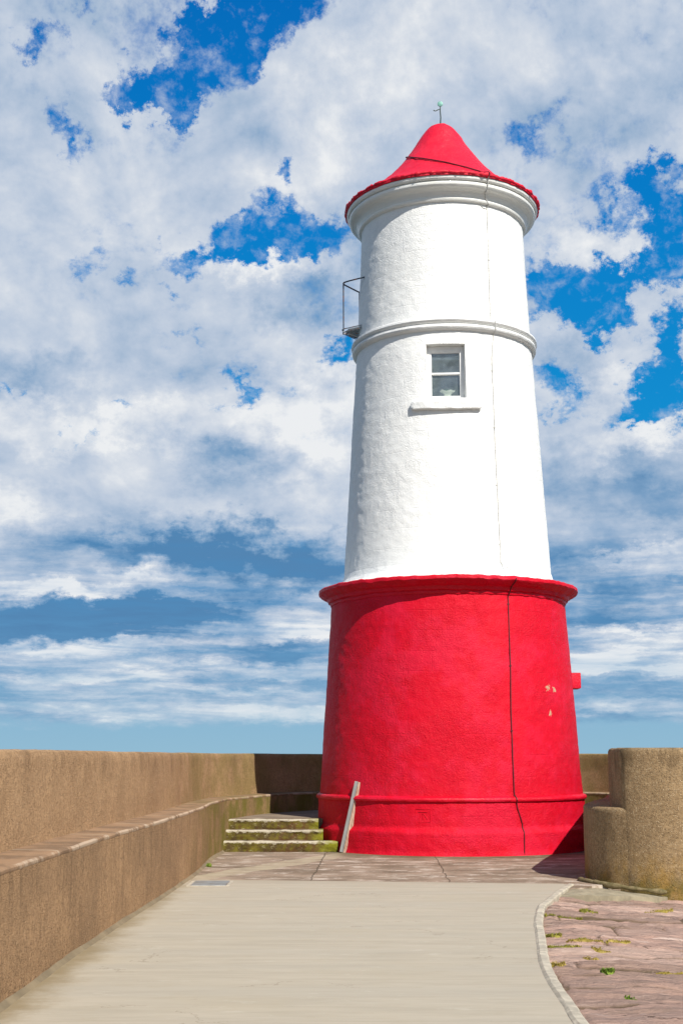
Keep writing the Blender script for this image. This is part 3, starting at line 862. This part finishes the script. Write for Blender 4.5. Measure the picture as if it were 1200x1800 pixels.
mb.tube([(p.x - no[0], p.y - no[1], .012 - .09 * max(0, p.x - 3.05) + .006 * random.uniform(-1, 1)) for p in foot], [.040 * (.8 + .9 * mn.noise(Vector((i * .33, 2, 1)))) if 0 < i < len(foot) - 1 else .015 for i in range(len(foot))], 9, True, .10)
mb.build('footing', M['fillet'], nose, smooth=True, sharp=80)

# ---------------------------------------------------------------- steps and landing
steps = empty('stone_steps', (-.9, 21.6, 0)); tag(steps, 'three low mossy stone steps with worn white edges beside the tower foot', 'steps')
def step(x0, x1, y0, y1, z, h):
    nx = int((x1 - x0) / .035); prof = densify([(y0 + .012, z - h), (y0 + .004, z - .05), (y0, z - .015), (y0 + .015, z), (y1, z)], .03)
    v = []; f = []; n = len(prof); cx = (x0 + x1) / 2
    for i in range(nx + 1):
        xx = x0 + (x1 - x0) * i / nx
        for (yy, zz) in prof:
            e = .022 * fbm((xx * 5, yy * 4 + z * 9, zz * 9), 5); w = .022 * mn.noise(Vector((xx * 1.4, z * 7, 0)))
            edge = max(0, 1 - abs(zz - z) / .03) * max(0, 1 - abs(yy - y0) / .05)
            v.append((xx - cx, yy - y0 + e - w + edge * .012 * max(0, mn.noise(Vector((xx * 7, z * 3, 1)))), zz - z + e * .5 - edge * .018 * max(0, mn.noise(Vector((xx * 6, z * 5, 7))))))
    for i in range(nx):
        for k in range(n - 1):
            a = i * n + k; f.append((a, a + n, a + n + 1, a + 1))
    f.append(tuple(range(n))[::-1]) ; f.append(tuple(nx * n + k for k in range(n)))
    # close ends down to the ground
    k = len(v)
    v += [(x1 - cx, y1 - y0, -h), (x0 - cx, y1 - y0, -h)]
    f.append((nx * n, k, nx * n + n - 1)); f.append((0, n - 1, k + 1))
    o = mesh('step', v, f, M['step'], steps, smooth=True, sharp=50); o.location = (cx + .9, y0 - 21.6, z)
step(-2.02, -.06, 21.46, 21.75, .165, .17)
step(-2.02, -.30, 21.68, 22.0, .325, .16)
step(-2.04, -.38, 21.92, 22.3, .488, .165)
lp = [(-1.85, 22.22), (-.2, 22.22), (1.9, 22.0), (5.9, 22.0)] + [(p.x - (.05 if p.x < 1.9 else -.05), p.y + .05) for p in reversed([q for q in ipath if q.y > 22.25]) ]
n = len(lp)
o = mesh('landing', [(x + .9, y - 21.6, .485) for x, y in lp] + [(x + .9, y - 21.6, .0) for x, y in lp], [tuple(range(n))] + [(i, i + n, (i + 1) % n + n, (i + 1) % n) for i in range(n)], M['landing'], steps)

# ---------------------------------------------------------------- lighthouse
TX, TY = 1.869, 22.809
lh = empty('lighthouse', (TX, TY, 0)); tag(lh, 'tall round lighthouse with red base, white tower and bell shaped red roof', 'lighthouse')
def lathe(name, prof, mat, amp=0, amp2=0, step=.035, nth=400, hole=None, parent=lh, sharp=38, thetas=None, frag=0):
    S = densify(prof, step)
    if hole:
        zs = sorted(set([q[1] for q in S] + [hole[2], hole[3]]), reverse=(S[0][1] > S[-1][1]))
    ths = [-180 + 360 * i / nth for i in range(nth)]
    if hole:
        ths = [q for q in ths if min(abs(q - hole[0]), abs(q - hole[1])) > .35] + [hole[0], hole[1]]; ths.sort()
        out = []
        for a, b_ in zip(S, S[1:]):
            out.append(a)
            for hz in (hole[2], hole[3]):
                if min(a[1], b_[1]) < hz < max(a[1], b_[1]) and abs(a[1] - hz) > 1e-5 and abs(b_[1] - hz) > 1e-5:
                    k = (hz - a[1]) / (b_[1] - a[1]); out.append((a[0] + (b_[0] - a[0]) * k, hz))
        S = out + [S[-1]]
    nth = len(ths); v = []; uv = []; f = []; L = 0
    for j, (r_, z_) in enumerate(S):
        if j: L += math.hypot(r_ - S[j - 1][0], z_ - S[j - 1][1])
        for q in ths:
            c, s_ = math.sin(R(q)), -math.cos(R(q))
            e = 0
            if amp: e += amp * fbm((c * r_ * 1.1, s_ * r_ * 1.1, z_ * 1.3), 3)
            if amp2: e += amp2 * fbm((c * r_ * 7, s_ * r_ * 7, z_ * 9), 4)
            if hole and abs(z_ - hole[2]) < .02 or hole and abs(z_ - hole[3]) < .02: e *= .4
            ez = frag * fbm((c * r_ * 6, s_ * r_ * 6, 3), 4) if frag else 0
            v.append(((r_ + e) * c, (r_ + e) * s_, z_ + ez)); uv.append((R(q) * r_, L))
    for j in range(len(S) - 1):
        zc = (S[j][1] + S[j + 1][1]) / 2
        for i in range(nth):
            i2 = (i + 1) % nth
            if hole and ths[i] >= hole[0] - 1e-6 and i2 and ths[i2] <= hole[1] + 1e-6 and hole[2] < zc < hole[3]: continue
            a = j * nth + i; b_ = j * nth + i2
            f.append((a, b_, b_ + nth, a + nth) if S[0][1] < S[-1][1] else (a, a + nth, b_ + nth, b_))
    # the UV seam is at the back of the tower
    return mesh(name, v, f, mat, parent, uv=uv, smooth=True, sharp=sharp)
# base
lathe('red_base', [(2.35, -.03), (2.325, .05), (2.315, .34), (2.305, .355), (2.265, .415), (2.262, .78), (2.262, .805)], M['red'], .008, .006)
lathe('base_moulding', [(2.25, .795), (2.268, .80), (2.292, .815), (2.300, .84), (2.290, .868), (2.262, .885), (2.235, .893)], M['red_trim'], .010, .004, step=.012)
lathe('red_drum', [(2.238, .885), (2.20, 1.50), (2.125, 2.75), (2.045, 4.0), (2.036, 4.14)], M['red'], .008, .006)
lathe('ledge', [(2.02, 4.075), (2.055, 4.085), (2.065, 4.11), (2.06, 4.135), (2.10, 4.15), (2.115, 4.185), (2.125, 4.205), (2.175, 4.225), (2.225, 4.262), (2.245, 4.275), (2.268, 4.30), (2.268, 4.345), (2.250, 4.362)], M['red_trim'], .008, .007, step=.014, frag=.016)
# white tower
HW = 11.9   # half angle of the window opening, degrees
WC = -3.6
hole = (WC - HW, WC + HW, 7.455, 8.425)
lathe('weathering', [(2.252, 4.358), (2.18, 4.375), (2.02, 4.405), (1.91, 4.45), (1.855, 4.52), (1.826, 4.62)], M['white_trim'], .006, .006, step=.02, frag=.004)
lathe('white_tower', [(1.822, 4.60), (1.818, 4.66), (1.592, 8.66), (1.576, 8.88), (1.565, 9.07), (1.496, 10.9), (1.490, 11.12)], M['white'], .006, .005, step=.03, nth=440, hole=hole)
def bead(name, z0, prof, mat, **k): return lathe(name, [(r_, z_ + z0) for r_, z_ in prof], mat, **k)
lathe('string_course', [(1.57, 8.655), (1.615, 8.665), (1.66, 8.69), (1.676, 8.72), (1.668, 8.755), (1.635, 8.775), (1.63, 8.785), (1.664, 8.80), (1.688, 8.83), (1.682, 8.865), (1.645, 8.89), (1.56, 8.90)], M['white_trim'], .005, .004, step=.012)
lathe('cornice', [(1.485, 11.045), (1.515, 11.05), (1.545, 11.065), (1.556, 11.09), (1.545, 11.115), (1.535, 11.12), (1.552, 11.16), (1.585, 11.205), (1.635, 11.235), (1.66, 11.24), (1.695, 11.255), (1.722, 11.285), (1.728, 11.32), (1.712, 11.35), (1.70, 11.358), (1.745, 11.365), (1.762, 11.385), (1.768, 11.42), (1.74, 11.45)], M['gloss'], .005, .002, step=.010)
roofp = [(1.772, 11.425), (1.79, 11.432), (1.795, 11.47), (1.776, 11.495), (1.56, 11.625), (1.245, 11.865), (.95, 12.155), (.72, 12.445), (.53, 12.725), (.385, 12.97), (.30, 13.09), (.22, 13.18), (.13, 13.235), (.05, 13.25), (.002, 13.252)]
rs = [Vector(q) for q in roofp]
roof_s = [(q.x, q.y) for q in rs[:4]] + [(q[0], q[1]) for q in crom(rs[3:], .04)][1:]
lathe('roof', roof_s, M['red_roof'], .010, .005, step=.04, nth=300, frag=.012)
# ragged render lip along the eaves
mb = MB(); pts = []; rr = []
for i in range(361):
    q = R(i); pts.append((1.782 * math.sin(q), -1.782 * math.cos(q), 11.475 + .012 * fbm((math.sin(q) * 9, math.cos(q) * 9, 1), 4))); rr.append(.032 + .022 * fbm((math.sin(q) * 31, math.cos(q) * 31, 5), 4) + .016 * fbm((math.sin(q) * 7, math.cos(q) * 7, 2), 3))
mb.tube(pts, rr, 9, False, .10); mb.build('eaves_lip', M['red_roof'], lh, smooth=True, sharp=80)

def wr(z):
    T = [(0, 2.325), (.05, 2.325), (.34, 2.318), (.355, 2.31), (.415, 2.268), (.80, 2.265), (.82, 2.298), (.865, 2.298), (.893, 2.242), (2.75, 2.128), (4.07, 2.043), (4.08, 2.06), (4.15, 2.11), (4.205, 2.14), (4.262, 2.23), (4.30, 2.275), (4.36, 2.26), (4.5, 2.0), (4.6, 1.84), (4.66, 1.82), (8.65, 1.595), (8.66, 1.62), (8.72, 1.68), (8.86, 1.69), (8.90, 1.575), (9.07, 1.567), (10.9, 1.498), (11.04, 1.494), (11.06, 1.55), (11.12, 1.552), (11.2, 1.59), (11.24, 1.67), (11.3, 1.735), (11.42, 1.775), (11.44, 1.81), (11.47, 1.82), (11.50, 1.80), (11.63, 1.56)]
    for (a, b_), (c, d) in zip(T, T[1:]):
        if a <= z <= c: return b_ + (d - b_) * (z - a) / (c - a)
    return 2.3
def onwall(th, z, o_=.0): r_ = wr(z) + o_; return (r_ * math.sin(R(th)), -r_ * math.cos(R(th)), z)
def run(pts, r_, name, mat, off_=.006):
    out = []
    for (a, z0), (b_, z1) in zip(pts, pts[1:]):
        n = max(2, int(abs(z1 - z0) / .03), int(abs(b_ - a) / 1.5))
        for i in range(n):
            k = i / n; out.append(onwall(a + (b_ - a) * k + .12 * mn.noise(Vector((z0 * 3 + k, 2, 1))), z0 + (z1 - z0) * k, off_))
    out.append(onwall(*pts[-1], off_))
    mb = MB(); mb.tube(out, r_, 7)
    for i in range(12, len(out) - 4, 33):
        if name == 'conductor_cable': mb.box(out[i], (.035, .02, .018))
    return mb.build(name, mat, lh, smooth=True)
run([(22.6, 11.44), (23.4, 11.206), (27.4, 11.06), (27.2, 10.6), (26.9, 9.99), (26.3, 8.94), (27.3, 8.82), (27.6, 8.63), (25.6, 8.2), (25.2, 7.49), (24.6, 6.48), (24.5, 5.5), (24.4, 4.92), (24.1, 4.66), (25.6, 4.56), (26.8, 4.50)], .0085, 'conductor_cable', M['cable_white'])
run([(24.5, 4.33), (24.2, 4.22), (23.9, 4.05), (22.95, 2.84), (22.1, 2.21), (21.75, 1.5), (21.6, .93), (22.4, .72), (24.5, .47), (24.5, .35), (24.2, .004)], .0095, 'conductor_cable', M['cable_red'])
run([(27.3, 10.985), (24.5, 10.99), (22.5, 11.02), (21.5, 11.05)], .006, 'conductor_cable', M['cable_white'])
# cable laid round the roof
def roof_r(z):
    for (a, b_), (c, d) in zip(roof_s[3:], roof_s[4:]):
        if b_ <= z <= d: return a + (c - a) * (z - b_) / (d - b_)
    return roof_s[3][0]
pts = []
ctl = [(-92, 12.60), (-75, 12.52), (-50, 12.36), (-25, 12.16), (0, 11.93), (14, 11.76), (20, 11.64), (22.5, 11.56)]
for (a, z0), (b_, z1) in zip(ctl, ctl[1:]):
    for i in range(8):
        k = i / 8; th = a + (b_ - a) * k; z_ = z0 + (z1 - z0) * k; r_ = roof_r(z_) + .018; pts.append((r_ * math.sin(R(th)), -r_ * math.cos(R(th)), z_ + .006))
th = 22.6; pts += [(1.80 * math.sin(R(th)), -1.80 * math.cos(R(th)), 11.53), (1.84 * math.sin(R(th)), -1.84 * math.cos(R(th)), 11.49), (1.82 * math.sin(R(th)), -1.82 * math.cos(R(th)), 11.43)]
mb = MB(); mb.tube(pts, .013, 7); mb.build('roof_cable', M['cable_red'], lh, smooth=True)

# wind gauge on the roof top
fin = MB(); fin.tube([(0, 0, 13.2), (.004, 0, 13.30), (.012, 0, 13.42), (.002, 0, 13.56), (.006, 0, 13.66)], [.02, .014, .012, .011, .009], 8); fin.tube([(0, 0, 13.19), (0, 0, 13.26)], .03, 10)
f_ = fin.build('finial', M['darkrod'], lh, smooth=True)
fin = MB(); fin.tube([(.004, 0, 13.60), (-.05, 0, 13.575), (-.085, 0, 13.555), (-.125, 0, 13.57)], [.006, .010, .008, .012], 7)
fin.build('vane_arm', M['darkrod'], f_, smooth=True)
fin = MB(); fin.tube([(.004, -.012, 13.70), (.004, -.009, 13.70), (.004, .009, 13.70), (.004, .012, 13.70)], [.038, .052, .052, .038], 20)
fin.build('vane_disc', M['verdigris'], f_, smooth=True)

# window
cw = Vector((math.sin(R(WC)), -math.cos(R(WC)), 0)); aw = Vector((-cw.y, cw.x, 0)) * 1
aw = Vector((math.cos(R(WC)), math.sin(R(WC)), 0))
def Wp(a, d, z_): return aw * a + cw * d + Vector((0, 0, z_))
win = empty('window', (0, 0, 0)); win.parent = lh
# reveal
wt = lh.children
tower = [c for c in lh.children if c.name.startswith('white_tower')][0]
def tr_(z): return 1.818 + (1.592 - 1.818) * (z - 4.66) / (8.66 - 4.66)
def tr_pt(th, z):
    s_ = R(th); c, s2 = math.sin(s_), -math.cos(s_); r_ = tr_(z)
    e = .006 * fbm((c * r_ * 1.1, s2 * r_ * 1.1, z * 1.3), 3) + .005 * fbm((c * r_ * 7, s2 * r_ * 7, z * 9), 4)
    if abs(z - hole[2]) < .02 or abs(z - hole[3]) < .02: e *= .4
    return Vector(((r_ + e) * c, (r_ + e) * s2, z))
outer = []; innr = []
k = 24
def per():
    for i in range(k): yield (-1 + 2 * i / k, -1)
    for i in range(k): yield (1, -1 + 2 * i / k)
    for i in range(k): yield (1 - 2 * i / k, 1)
    for i in range(k): yield (-1, 1 - 2 * i / k)
v = []; f = []; PR = list(per()); n = len(PR)
for layer in range(6):
    g_ = layer / 5
    for (a, c) in PR:
        zc = (hole[2] + hole[3]) / 2; zh = (hole[3] - hole[2]) / 2
        o_ = tr_pt(WC + a * HW, zc + c * zh)
        i_ = Wp(a * .300, 1.40, zc + c * zh * .985)
        p = o_.lerp(i_, g_)
        if 0 < layer < 5: p += Wp(mn.noise(Vector((a * 4, c * 4, layer))) * .006, 0, mn.noise(Vector((a * 5, c * 5, layer + 9))) * .006)
        if layer == 1: p = o_.lerp(i_, .12) + Wp(-a * .006, 0, -c * .006)
        v.append(p)
for l_ in range(5):
    for i in range(n):
        a = l_ * n + i; b_ = l_ * n + (i + 1) % n; f.append((a, b_, b_ + n, a + n))
mesh('reveal', v, f, M['white_trim'], win, smooth=True, sharp=50)
AX3 = (aw, cw, Vector((0, 0, 1)))
zc = 7.94
fm = MB()
FO = .300; FI = .252; ZT = 8.415; ZB = 7.465
fm.box(Wp(-(FO + FI) / 2, 1.425, zc), (FO - FI + .02, .07, ZT - ZB), AX3, .006)
fm.box(Wp((FO + FI) / 2, 1.425, zc), (FO - FI + .02, .07, ZT - ZB), AX3, .006)
fm.box(Wp(0, 1.424, ZT - .045), (2 * FI + .02, .068, .095), AX3, .006)
fm.box(Wp(0, 1.424, ZB + .035), (2 * FI + .02, .075, .075), AX3, .006)
fr_ = fm.build('frame', M['frame'], win, smooth=True)
for zz0, zz1, dep in ((7.50, 7.945, 1.405), (7.925, 8.33, 1.43)):
    s_ = MB()
    for sg in (-1, 1): s_.box(Wp(sg * .247, dep, (zz0 + zz1) / 2), (.022, .03, zz1 - zz0), AX3, .003)
    s_.box(Wp(0, dep, zz0 + .016), (.474, .029, .032), AX3, .003)
    s_.box(Wp(0, dep, zz1 - .014), (.474, .029, .028), AX3, .003)
    so_ = s_.build('sash', M['frame'], win, smooth=True)
    pn = MB(); pn.box(Wp(0, dep - .004, (zz0 + zz1) / 2), (.476, .005, zz1 - zz0 - .05), AX3); pn.build('pane', M['glass'], win)
# room behind the glass
rm = MB(); bx = [(-.55, 1.35), (.55, 1.35), (.55, .3), (-.55, .3)]
v = [tuple(Wp(a, d, z_)) for z_ in (7.44, 8.7) for a, d in bx]
# wall of the room round the opening
f = [(0, 1, 2, 3), (7, 6, 5, 4), (1, 2, 6, 5), (2, 3, 7, 6), (3, 0, 4, 7)]
q0 = len(v)
v += [tuple(Wp(a, 1.35, z_)) for a, z_ in ((-.3, 7.47), (.3, 7.47), (.3, 8.42), (-.3, 8.42))]
f += [(0, 1, q0 + 1, q0), (1, 5, q0 + 2, q0 + 1), (5, 4, q0 + 3, q0 + 2), (4, 0, q0, q0 + 3)]
mesh('room_lining', v, f, M['room'], win)
bl = MB()
for i in range(5): bl.box(Wp(0, 1.33 + .004 * (i % 2), 8.30 - .018 * i), (.50, .02, .02), AX3, .004)
bl.build('blind', M['blind'], win, smooth=True)
wb = MB(); wb.box(Wp(0, 1.25, 7.53), (.58, .28, .024), AX3, .004); wb.build('window_board', M['frame'], win, smooth=True)
# outside sill
sl = MB()
def sill():
    n1_ = 40; v = []; f = []
    prof = densify([(-.12, -.085), (.075, -.085), (.098, -.07), (.102, .05), (.088, .072), (-.12, .082)], .03); n = len(prof)
    for i in range(n1_ + 1):
        a = -.585 + 1.17 * i / n1_; th = a / 1.66
        endr = 1 if 0 < i < n1_ else .82
        for (d, z_) in prof:
            e = .010 * fbm((a * 7, d * 8, z_ * 8), 3)
            v.append(tuple(Vector((math.sin(R(WC) + th), -math.cos(R(WC) + th), 0)) * (1.655 + (d + e) * (endr if d > 0 else 1)) + Vector((0, 0, 7.33 + z_ * endr + e * .8 - (.012 * math.cos(a * 5) if z_ < 0 else 0)))))
    for i in range(n1_):
        for k_ in range(n - 1):
            b_ = i * n + k_; f.append((b_, b_ + n, b_ + n + 1, b_ + 1))
    f.append(tuple(range(n))[::-1]); f.append(tuple(n1_ * n + q for q in range(n)))
    mesh('sill', v, f, M['white_trim'], win, smooth=True, sharp=50)
sill()
# bowl standing inside on the window board
bc = Wp(.03, 1.335, 7.545) + Vector((TX, TY, 0))
bowl = empty('flower_bowl', tuple(bc)); tag(bowl, 'small cream bowl with a green sprig behind the lower window pane', 'bowl')
pr = [(.0, .012), (.055, .012), (.062, .0), (.068, .01), (.06, .03), (.062, .055), (.10, .085), (.128, .105), (.132, .118), (.12, .120), (.09, .095), (.0, .07)]
S = densify(pr, .01); v = []; f = []; n = 40
for (r_, z_) in S:
    for i in range(n):
        q = 2 * math.pi * i / n; rr = r_ * (1 + (.05 * math.sin(7 * q) if z_ > .08 else 0)); v.append((rr * math.cos(q), rr * math.sin(q) * .35, z_ + (.012 * math.sin(5 * q + 1) if z_ > .09 else 0)))
for j in range(len(S) - 1):
    for i in range(n): a = j * n + i; b_ = j * n + (i + 1) % n; f.append((a, b_, b_ + n, a + n))
mesh('bowl', v, f, M['bowl'], bowl, smooth=True)
lf = MB()
for i in range(9):
    a = random.uniform(-.07, .08); tip = Vector((a + random.uniform(-.03, .03), random.uniform(-.02, .02), random.uniform(.13, .175)))
    b0 = Vector((a * .5, 0, .08)); w = Vector((.012, .004, 0)); mid = (b0 + tip) / 2 + Vector((0, -.006, .01))
    lf.add([b0, mid - w, tip, mid + w], [(0, 1, 2, 3)])
lf.build('leaves', M['leaf'], bowl)

# corbel block on the right side of the drum
th = 88; c0 = Vector((math.sin(R(th)), -math.cos(R(th)), 0)); a0 = Vector((-c0.y, c0.x, 0))
mb = MB(); mb.box(c0 * 2.105 + Vector((0, 0, 2.79)), (.42, .32, .27), (a0, c0, Vector((0, 0, 1))), .018); mb.build('corbel_block', M['red_trim'], lh, smooth=True)

# shallow carved panel on the plinth
def carve(th0, z0):
    mb = MB()
    def bar(t0, z0_, t1, z1_, w=.012):
        w *= .55
        pts = [onwall(t0 + (t1 - t0) * i / 6, z0_ + (z1_ - z0_) * i / 6, .0) for i in range(7)]
        mb.tube(pts, w, 6)
    s_ = 2.9
    for sx in (-1, 1): bar(th0 + sx * s_, z0 - .10, th0 + sx * s_, z0 + .10, .008)
    bar(th0 - s_, z0 + .10, th0 + s_, z0 + .10, .008); bar(th0 - s_, z0 - .10, th0 + s_, z0 - .10, .007)
    bar(th0 - 1.8, z0 + .055, th0 + 1.8, z0 + .055, .011)
    bar(th0, z0 + .03, th0, z0 - .06, .010); bar(th0 + .2, z0 + .03, th0 + 1.7, z0 - .05, .009); bar(th0 - .2, z0 + .03, th0 - 1.7, z0 - .05, .009)
    mb.build('carved_panel', M['red'], lh, smooth=True)
carve(-15.6, .60)

# small iron balcony on the left flank
bal = empty('balcony', (0, 0, 0)); bal.parent = lh
def bp(x, y, z): return Vector((x - TX, y - TY, z))
def loop(z, gx=0.0, xi=.42):
    raw = [(xi, 22.34), (.28, 22.43), (.14, 22.53), (.06 - gx, 22.60), (.035 - gx, 22.66), (.06 - gx, 22.74), (.15, 22.87), (.25, 23.01), (xi - .085, 23.12), (xi + .06, 23.22)]
    return [bp(q.x, q.y, z) for q in crom([Vector(p) for p in raw], .03)]
mb = MB(); mb.tube(loop(10.05), .014, 8); mb.tube([bp(.035, 22.66, 10.05), bp(.038, 22.66, 9.10)], .012, 8); mb.tube([bp(.335, 23.12, 10.05), bp(.335, 23.12, 9.12)], .012, 8)
mb.build('railing', M['iron'], bal, smooth=True)
mb = MB(); mb.tube(loop(9.155, .02), .010, 8); mb.tube(loop(9.10, .0), .009, 8); mb.build('platform_frame', M['galv'], bal, smooth=True)
l_ = loop(9.13, -.05); n = len(l_)
mb = MB(); mb.add([p + Vector((0, 0, .008)) for p in l_] + [p - Vector((0, 0, .008)) for p in l_], [tuple(range(n)), tuple(range(2 * n - 1, n - 1, -1))] + [(i, i + n, (i + 1) % n + n, (i + 1) % n) for i in range(n)])
mb.build('platform_deck', M['plate'], bal)
mb = MB(); mb.tube([bp(.04, 22.66, 9.08), bp(.16, 22.70, 9.09), bp(.40, 22.72, 9.0)], [.014, .02, .014], 8); mb.tube([bp(.038, 22.66, 9.13), bp(.038, 22.66, 9.07)], .018, 8); mb.tube([bp(.13, 22.62, 9.10), bp(.42, 22.50, 9.02)], .008, 6); mb.tube([bp(.13, 22.8, 9.10), bp(.42, 22.9, 9.02)], .008, 6)
mb.build('bracket', M['galv'], bal, smooth=True)

# ---------------------------------------------------------------- board leaning against the tower
def board():
    b = empty('wooden_board', (.02, 21.33, 0)); tag(b, 'weathered wooden board with wavy cut edge leaning on the red plinth beside the steps', 'board')
    p0 = Vector((.0, 0, 0)); top = Vector((.245, -.10, 1.10))
    ax = (top - p0).normalized(); side = Vector((.95, .26, 0)); side = (side - ax * side.dot(ax)).normalized(); nrm = ax.cross(side)
    L = (top - p0).length
    # right-hand outline: wide, narrow, wide, narrow going down
    prof = [(0, .075), (.18, .070), (.30, .072), (.36, .090), (.42, .115), (.50, .120), (.58, .105), (.70, .088), (.80, .080), (.86, .092), (.90, .115), (.96, .118), (L, .095)]
    pf = [(q[0], q[1] * 1.22) for q in crom([Vector(p) for p in prof], .02)]
    v = []; f = []
    for t_, w in pf:
        for s_, d in ((0, .0), (w, .0), (w, .045), (0, .045)): v.append(ax * t_ + side * s_ + nrm * (d - .02))
    for i in range(len(pf) - 1):
        for k_ in range(4): a = i * 4 + k_; b_ = i * 4 + (k_ + 1) % 4; f.append((a, b_, b_ + 4, a + 4))
    f.append((3, 2, 1, 0)); e = 4 * (len(pf) - 1); f.append((e, e + 1, e + 2, e + 3))
    mesh('cheek', v, f, M['wood'], b)
    mb = MB(); s2 = (Vector((-1, .15, 0)) - ax * Vector((-1, .15, 0)).dot(ax)).normalized(); n2 = ax.cross(s2)
    mb.box(ax * (L / 2 + .002) + s2 * .026 + side * .0, (.052, .05, L), (s2, n2, ax), .003)
    mb.build('backing_batten', M['woodgrey'], b)
    for t_, w in ((.05, .085), (.50, .142), (.985, .142)):
        k_ = MB(); c = ax * t_ + side * w; k_.tube([c, c + side * .03, c + side * .032, c + side * .042], [.010, .010, .019, .017], 10)
        k_.build('bolt', M['galv'], b, smooth=True)
board()

# inspection hatch set in the path
h_ = empty('drain_cover', (-1.57, 16.12, 0)); tag(h_, 'small grey metal hatch plate set in the concrete path near the left wall', 'hatch')
mb = MB(); mb.box((0, 0, .004), (.42, .58, .014), None, .004); mb.build('cover_plate', M['hatch'], h_)
mb = MB()
for sx in (-1, 1): mb.box((sx * .232, 0, .002), (.04, .66, .012), None, .003)
for sy in (-1, 1): mb.box((0, sy * .312, .0015), (.424, .034, .011), None, .003)
mb.build('cover_frame', M['kerb'], h_)

# ---------------------------------------------------------------- moss and weeds in the joints
def tuft(name, label, a, b_, w, hgt, n, mat, zf=None, group='grass tufts in the paving', cat='grass tuft', wide=.005):
    w *= 1.35; n = int(n * 1.4)
    a = Vector(a); b_ = Vector(b_); c = (a + b_) / 2
    zz = zf if zf is not None else stone_base(c.x)
    o = MB(); L = (b_ - a).length; d = (b_ - a) / max(L, 1e-6); nr = Vector((-d.y, d.x))
    # low cushion of moss
    NU = max(6, int(L / .02)); NV = 6; v = []; f = []
    for i in range(NU + 1):
        t_ = i / NU; ww = w * math.sqrt(max(.01, 1 - (2 * t_ - 1) ** 2)) * (.8 + .9 * mn.noise(Vector((c.x * 9 + t_ * L * 9, c.y * 5, 2))))
        for j in range(NV + 1):
            s_ = -1 + 2 * j / NV; p = a + (b_ - a) * t_ + nr * s_ * ww + nr * .02 * mn.noise(Vector((t_ * L * 5, c.x * 7, c.y)))
            gz = stone_h(p.x, p.y)[0] if zf is None else zf
            v.append((p.x - c.x, p.y - c.y, gz - zz + (1 - s_ * s_) * hgt * .35 * (1 + .5 * mn.noise(Vector((p.x * 40, p.y * 40, 1)))) - (.012 if abs(s_) == 1 else 0)))
    for i in range(NU):
        for j in range(NV): q = i * (NV + 1) + j; f.append((q, q + NV + 1, q + NV + 2, q + 1))
    o.add(v, f)
    for _ in range(n):
        t_ = random.random(); s_ = max(-1, min(1, random.gauss(0, .42))); ww = w * math.sin(math.pi * t_) ** .4
        p = a + (b_ - a) * t_ + nr * s_ * ww; gz = (stone_h(p.x, p.y)[0] if zf is None else zf) - zz
        hh = hgt * random.uniform(.4, 1); an = random.uniform(0, 6.28); le = random.uniform(.1, .7) * hh
        b0 = Vector((p.x - c.x, p.y - c.y, gz)); sd = Vector((math.cos(an + 1.57), math.sin(an + 1.57), 0)) * wide * random.uniform(.6, 1.2)
        md = b0 + Vector((math.cos(an) * le * .4, math.sin(an) * le * .4, hh * .6)); tp = b0 + Vector((math.cos(an) * le, math.sin(an) * le, hh))
        o.add([b0 - sd * .6, b0 + sd * .6, md + sd, tp, md - sd], [(0, 1, 2, 3, 4)])
    r = o.build(name, mat); r.location = (c.x, c.y, zz)
    tag(r, label, cat, group); return r
tuft('grass_tuft', 'long green grass strip against the kerb, nearest to the rounded wall end', (1.98, 13.19), (2.33, 13.11), .05, .045, 420, M['moss'])
tuft('grass_tuft', 'short yellow green grass tuft just right of the uppermost kerb strip', (2.38, 13.50), (2.58, 13.58), .035, .03, 160, M['moss'])
tuft('moss_patch', 'flat olive moss strip farthest right, below the foot of the round wall', (3.22, 14.36), (3.56, 14.52), .05, .02, 150, M['dry'], cat='moss')
tuft('grass_tuft', 'small dark green tuft touching the kerb above the long brown moss strips', (1.77, 11.72), (1.90, 11.68), .04, .035, 160, M['moss'])
tuft('moss_patch', 'longest brown green moss strip in a joint in the middle of the stone paving', (1.88, 11.34), (2.42, 11.36), .035, .02, 260, M['dry'], cat='moss')
tuft('grass_tuft', 'little round green tuft on top of the longest moss strip', (2.0, 11.50), (2.08, 11.52), .03, .03, 90, M['weed'])
tuft('moss_patch', 'olive moss strip starting at the kerb just below the longest strip', (1.67, 11.01), (1.93, 10.93), .045, .025, 240, M['moss'], cat='moss')
tuft('moss_patch', 'thin moss line ending in a dark crack right of the olive kerb strip', (2.0, 10.87), (2.15, 10.82), .02, .018, 60, M['dry'], cat='moss')
tuft('moss_patch', 'small tan moss spot alone between the joints below the thin moss line', (1.86, 10.46), (1.97, 10.40), .022, .015, 70, M['dry'], cat='moss')
tuft('grass_tuft', 'rust and green clump growing against the kerb, lowest beside it', (1.54, 10.08), (1.63, 9.97), .05, .035, 160, M['dry'])
tuft('weed', 'bright green leafy weed standing alone on the pink stone paving', (1.85, 9.71), (1.94, 9.69), .035, .04, 170, M['weed'], cat='weed', wide=.009)
tuft('moss_patch', 'long narrow mustard moss strip at the right edge near the bright weed', (2.06, 9.86), (2.56, 10.02), .02, .014, 140, M['dry'], cat='moss')
tuft('weed', 'tiny green weed nearest the camera on the pink stone paving', (1.82, 8.78), (1.89, 8.74), .018, .02, 50, M['weed'], cat='weed', wide=.007)
tuft('grass_tuft', 'tiny green grass tuft at the foot of the long left wall', (-1.86, 18.72), (-1.81, 18.55), .03, .05, 70, M['weed'], zf=0.0, group='grass along the wall foot')
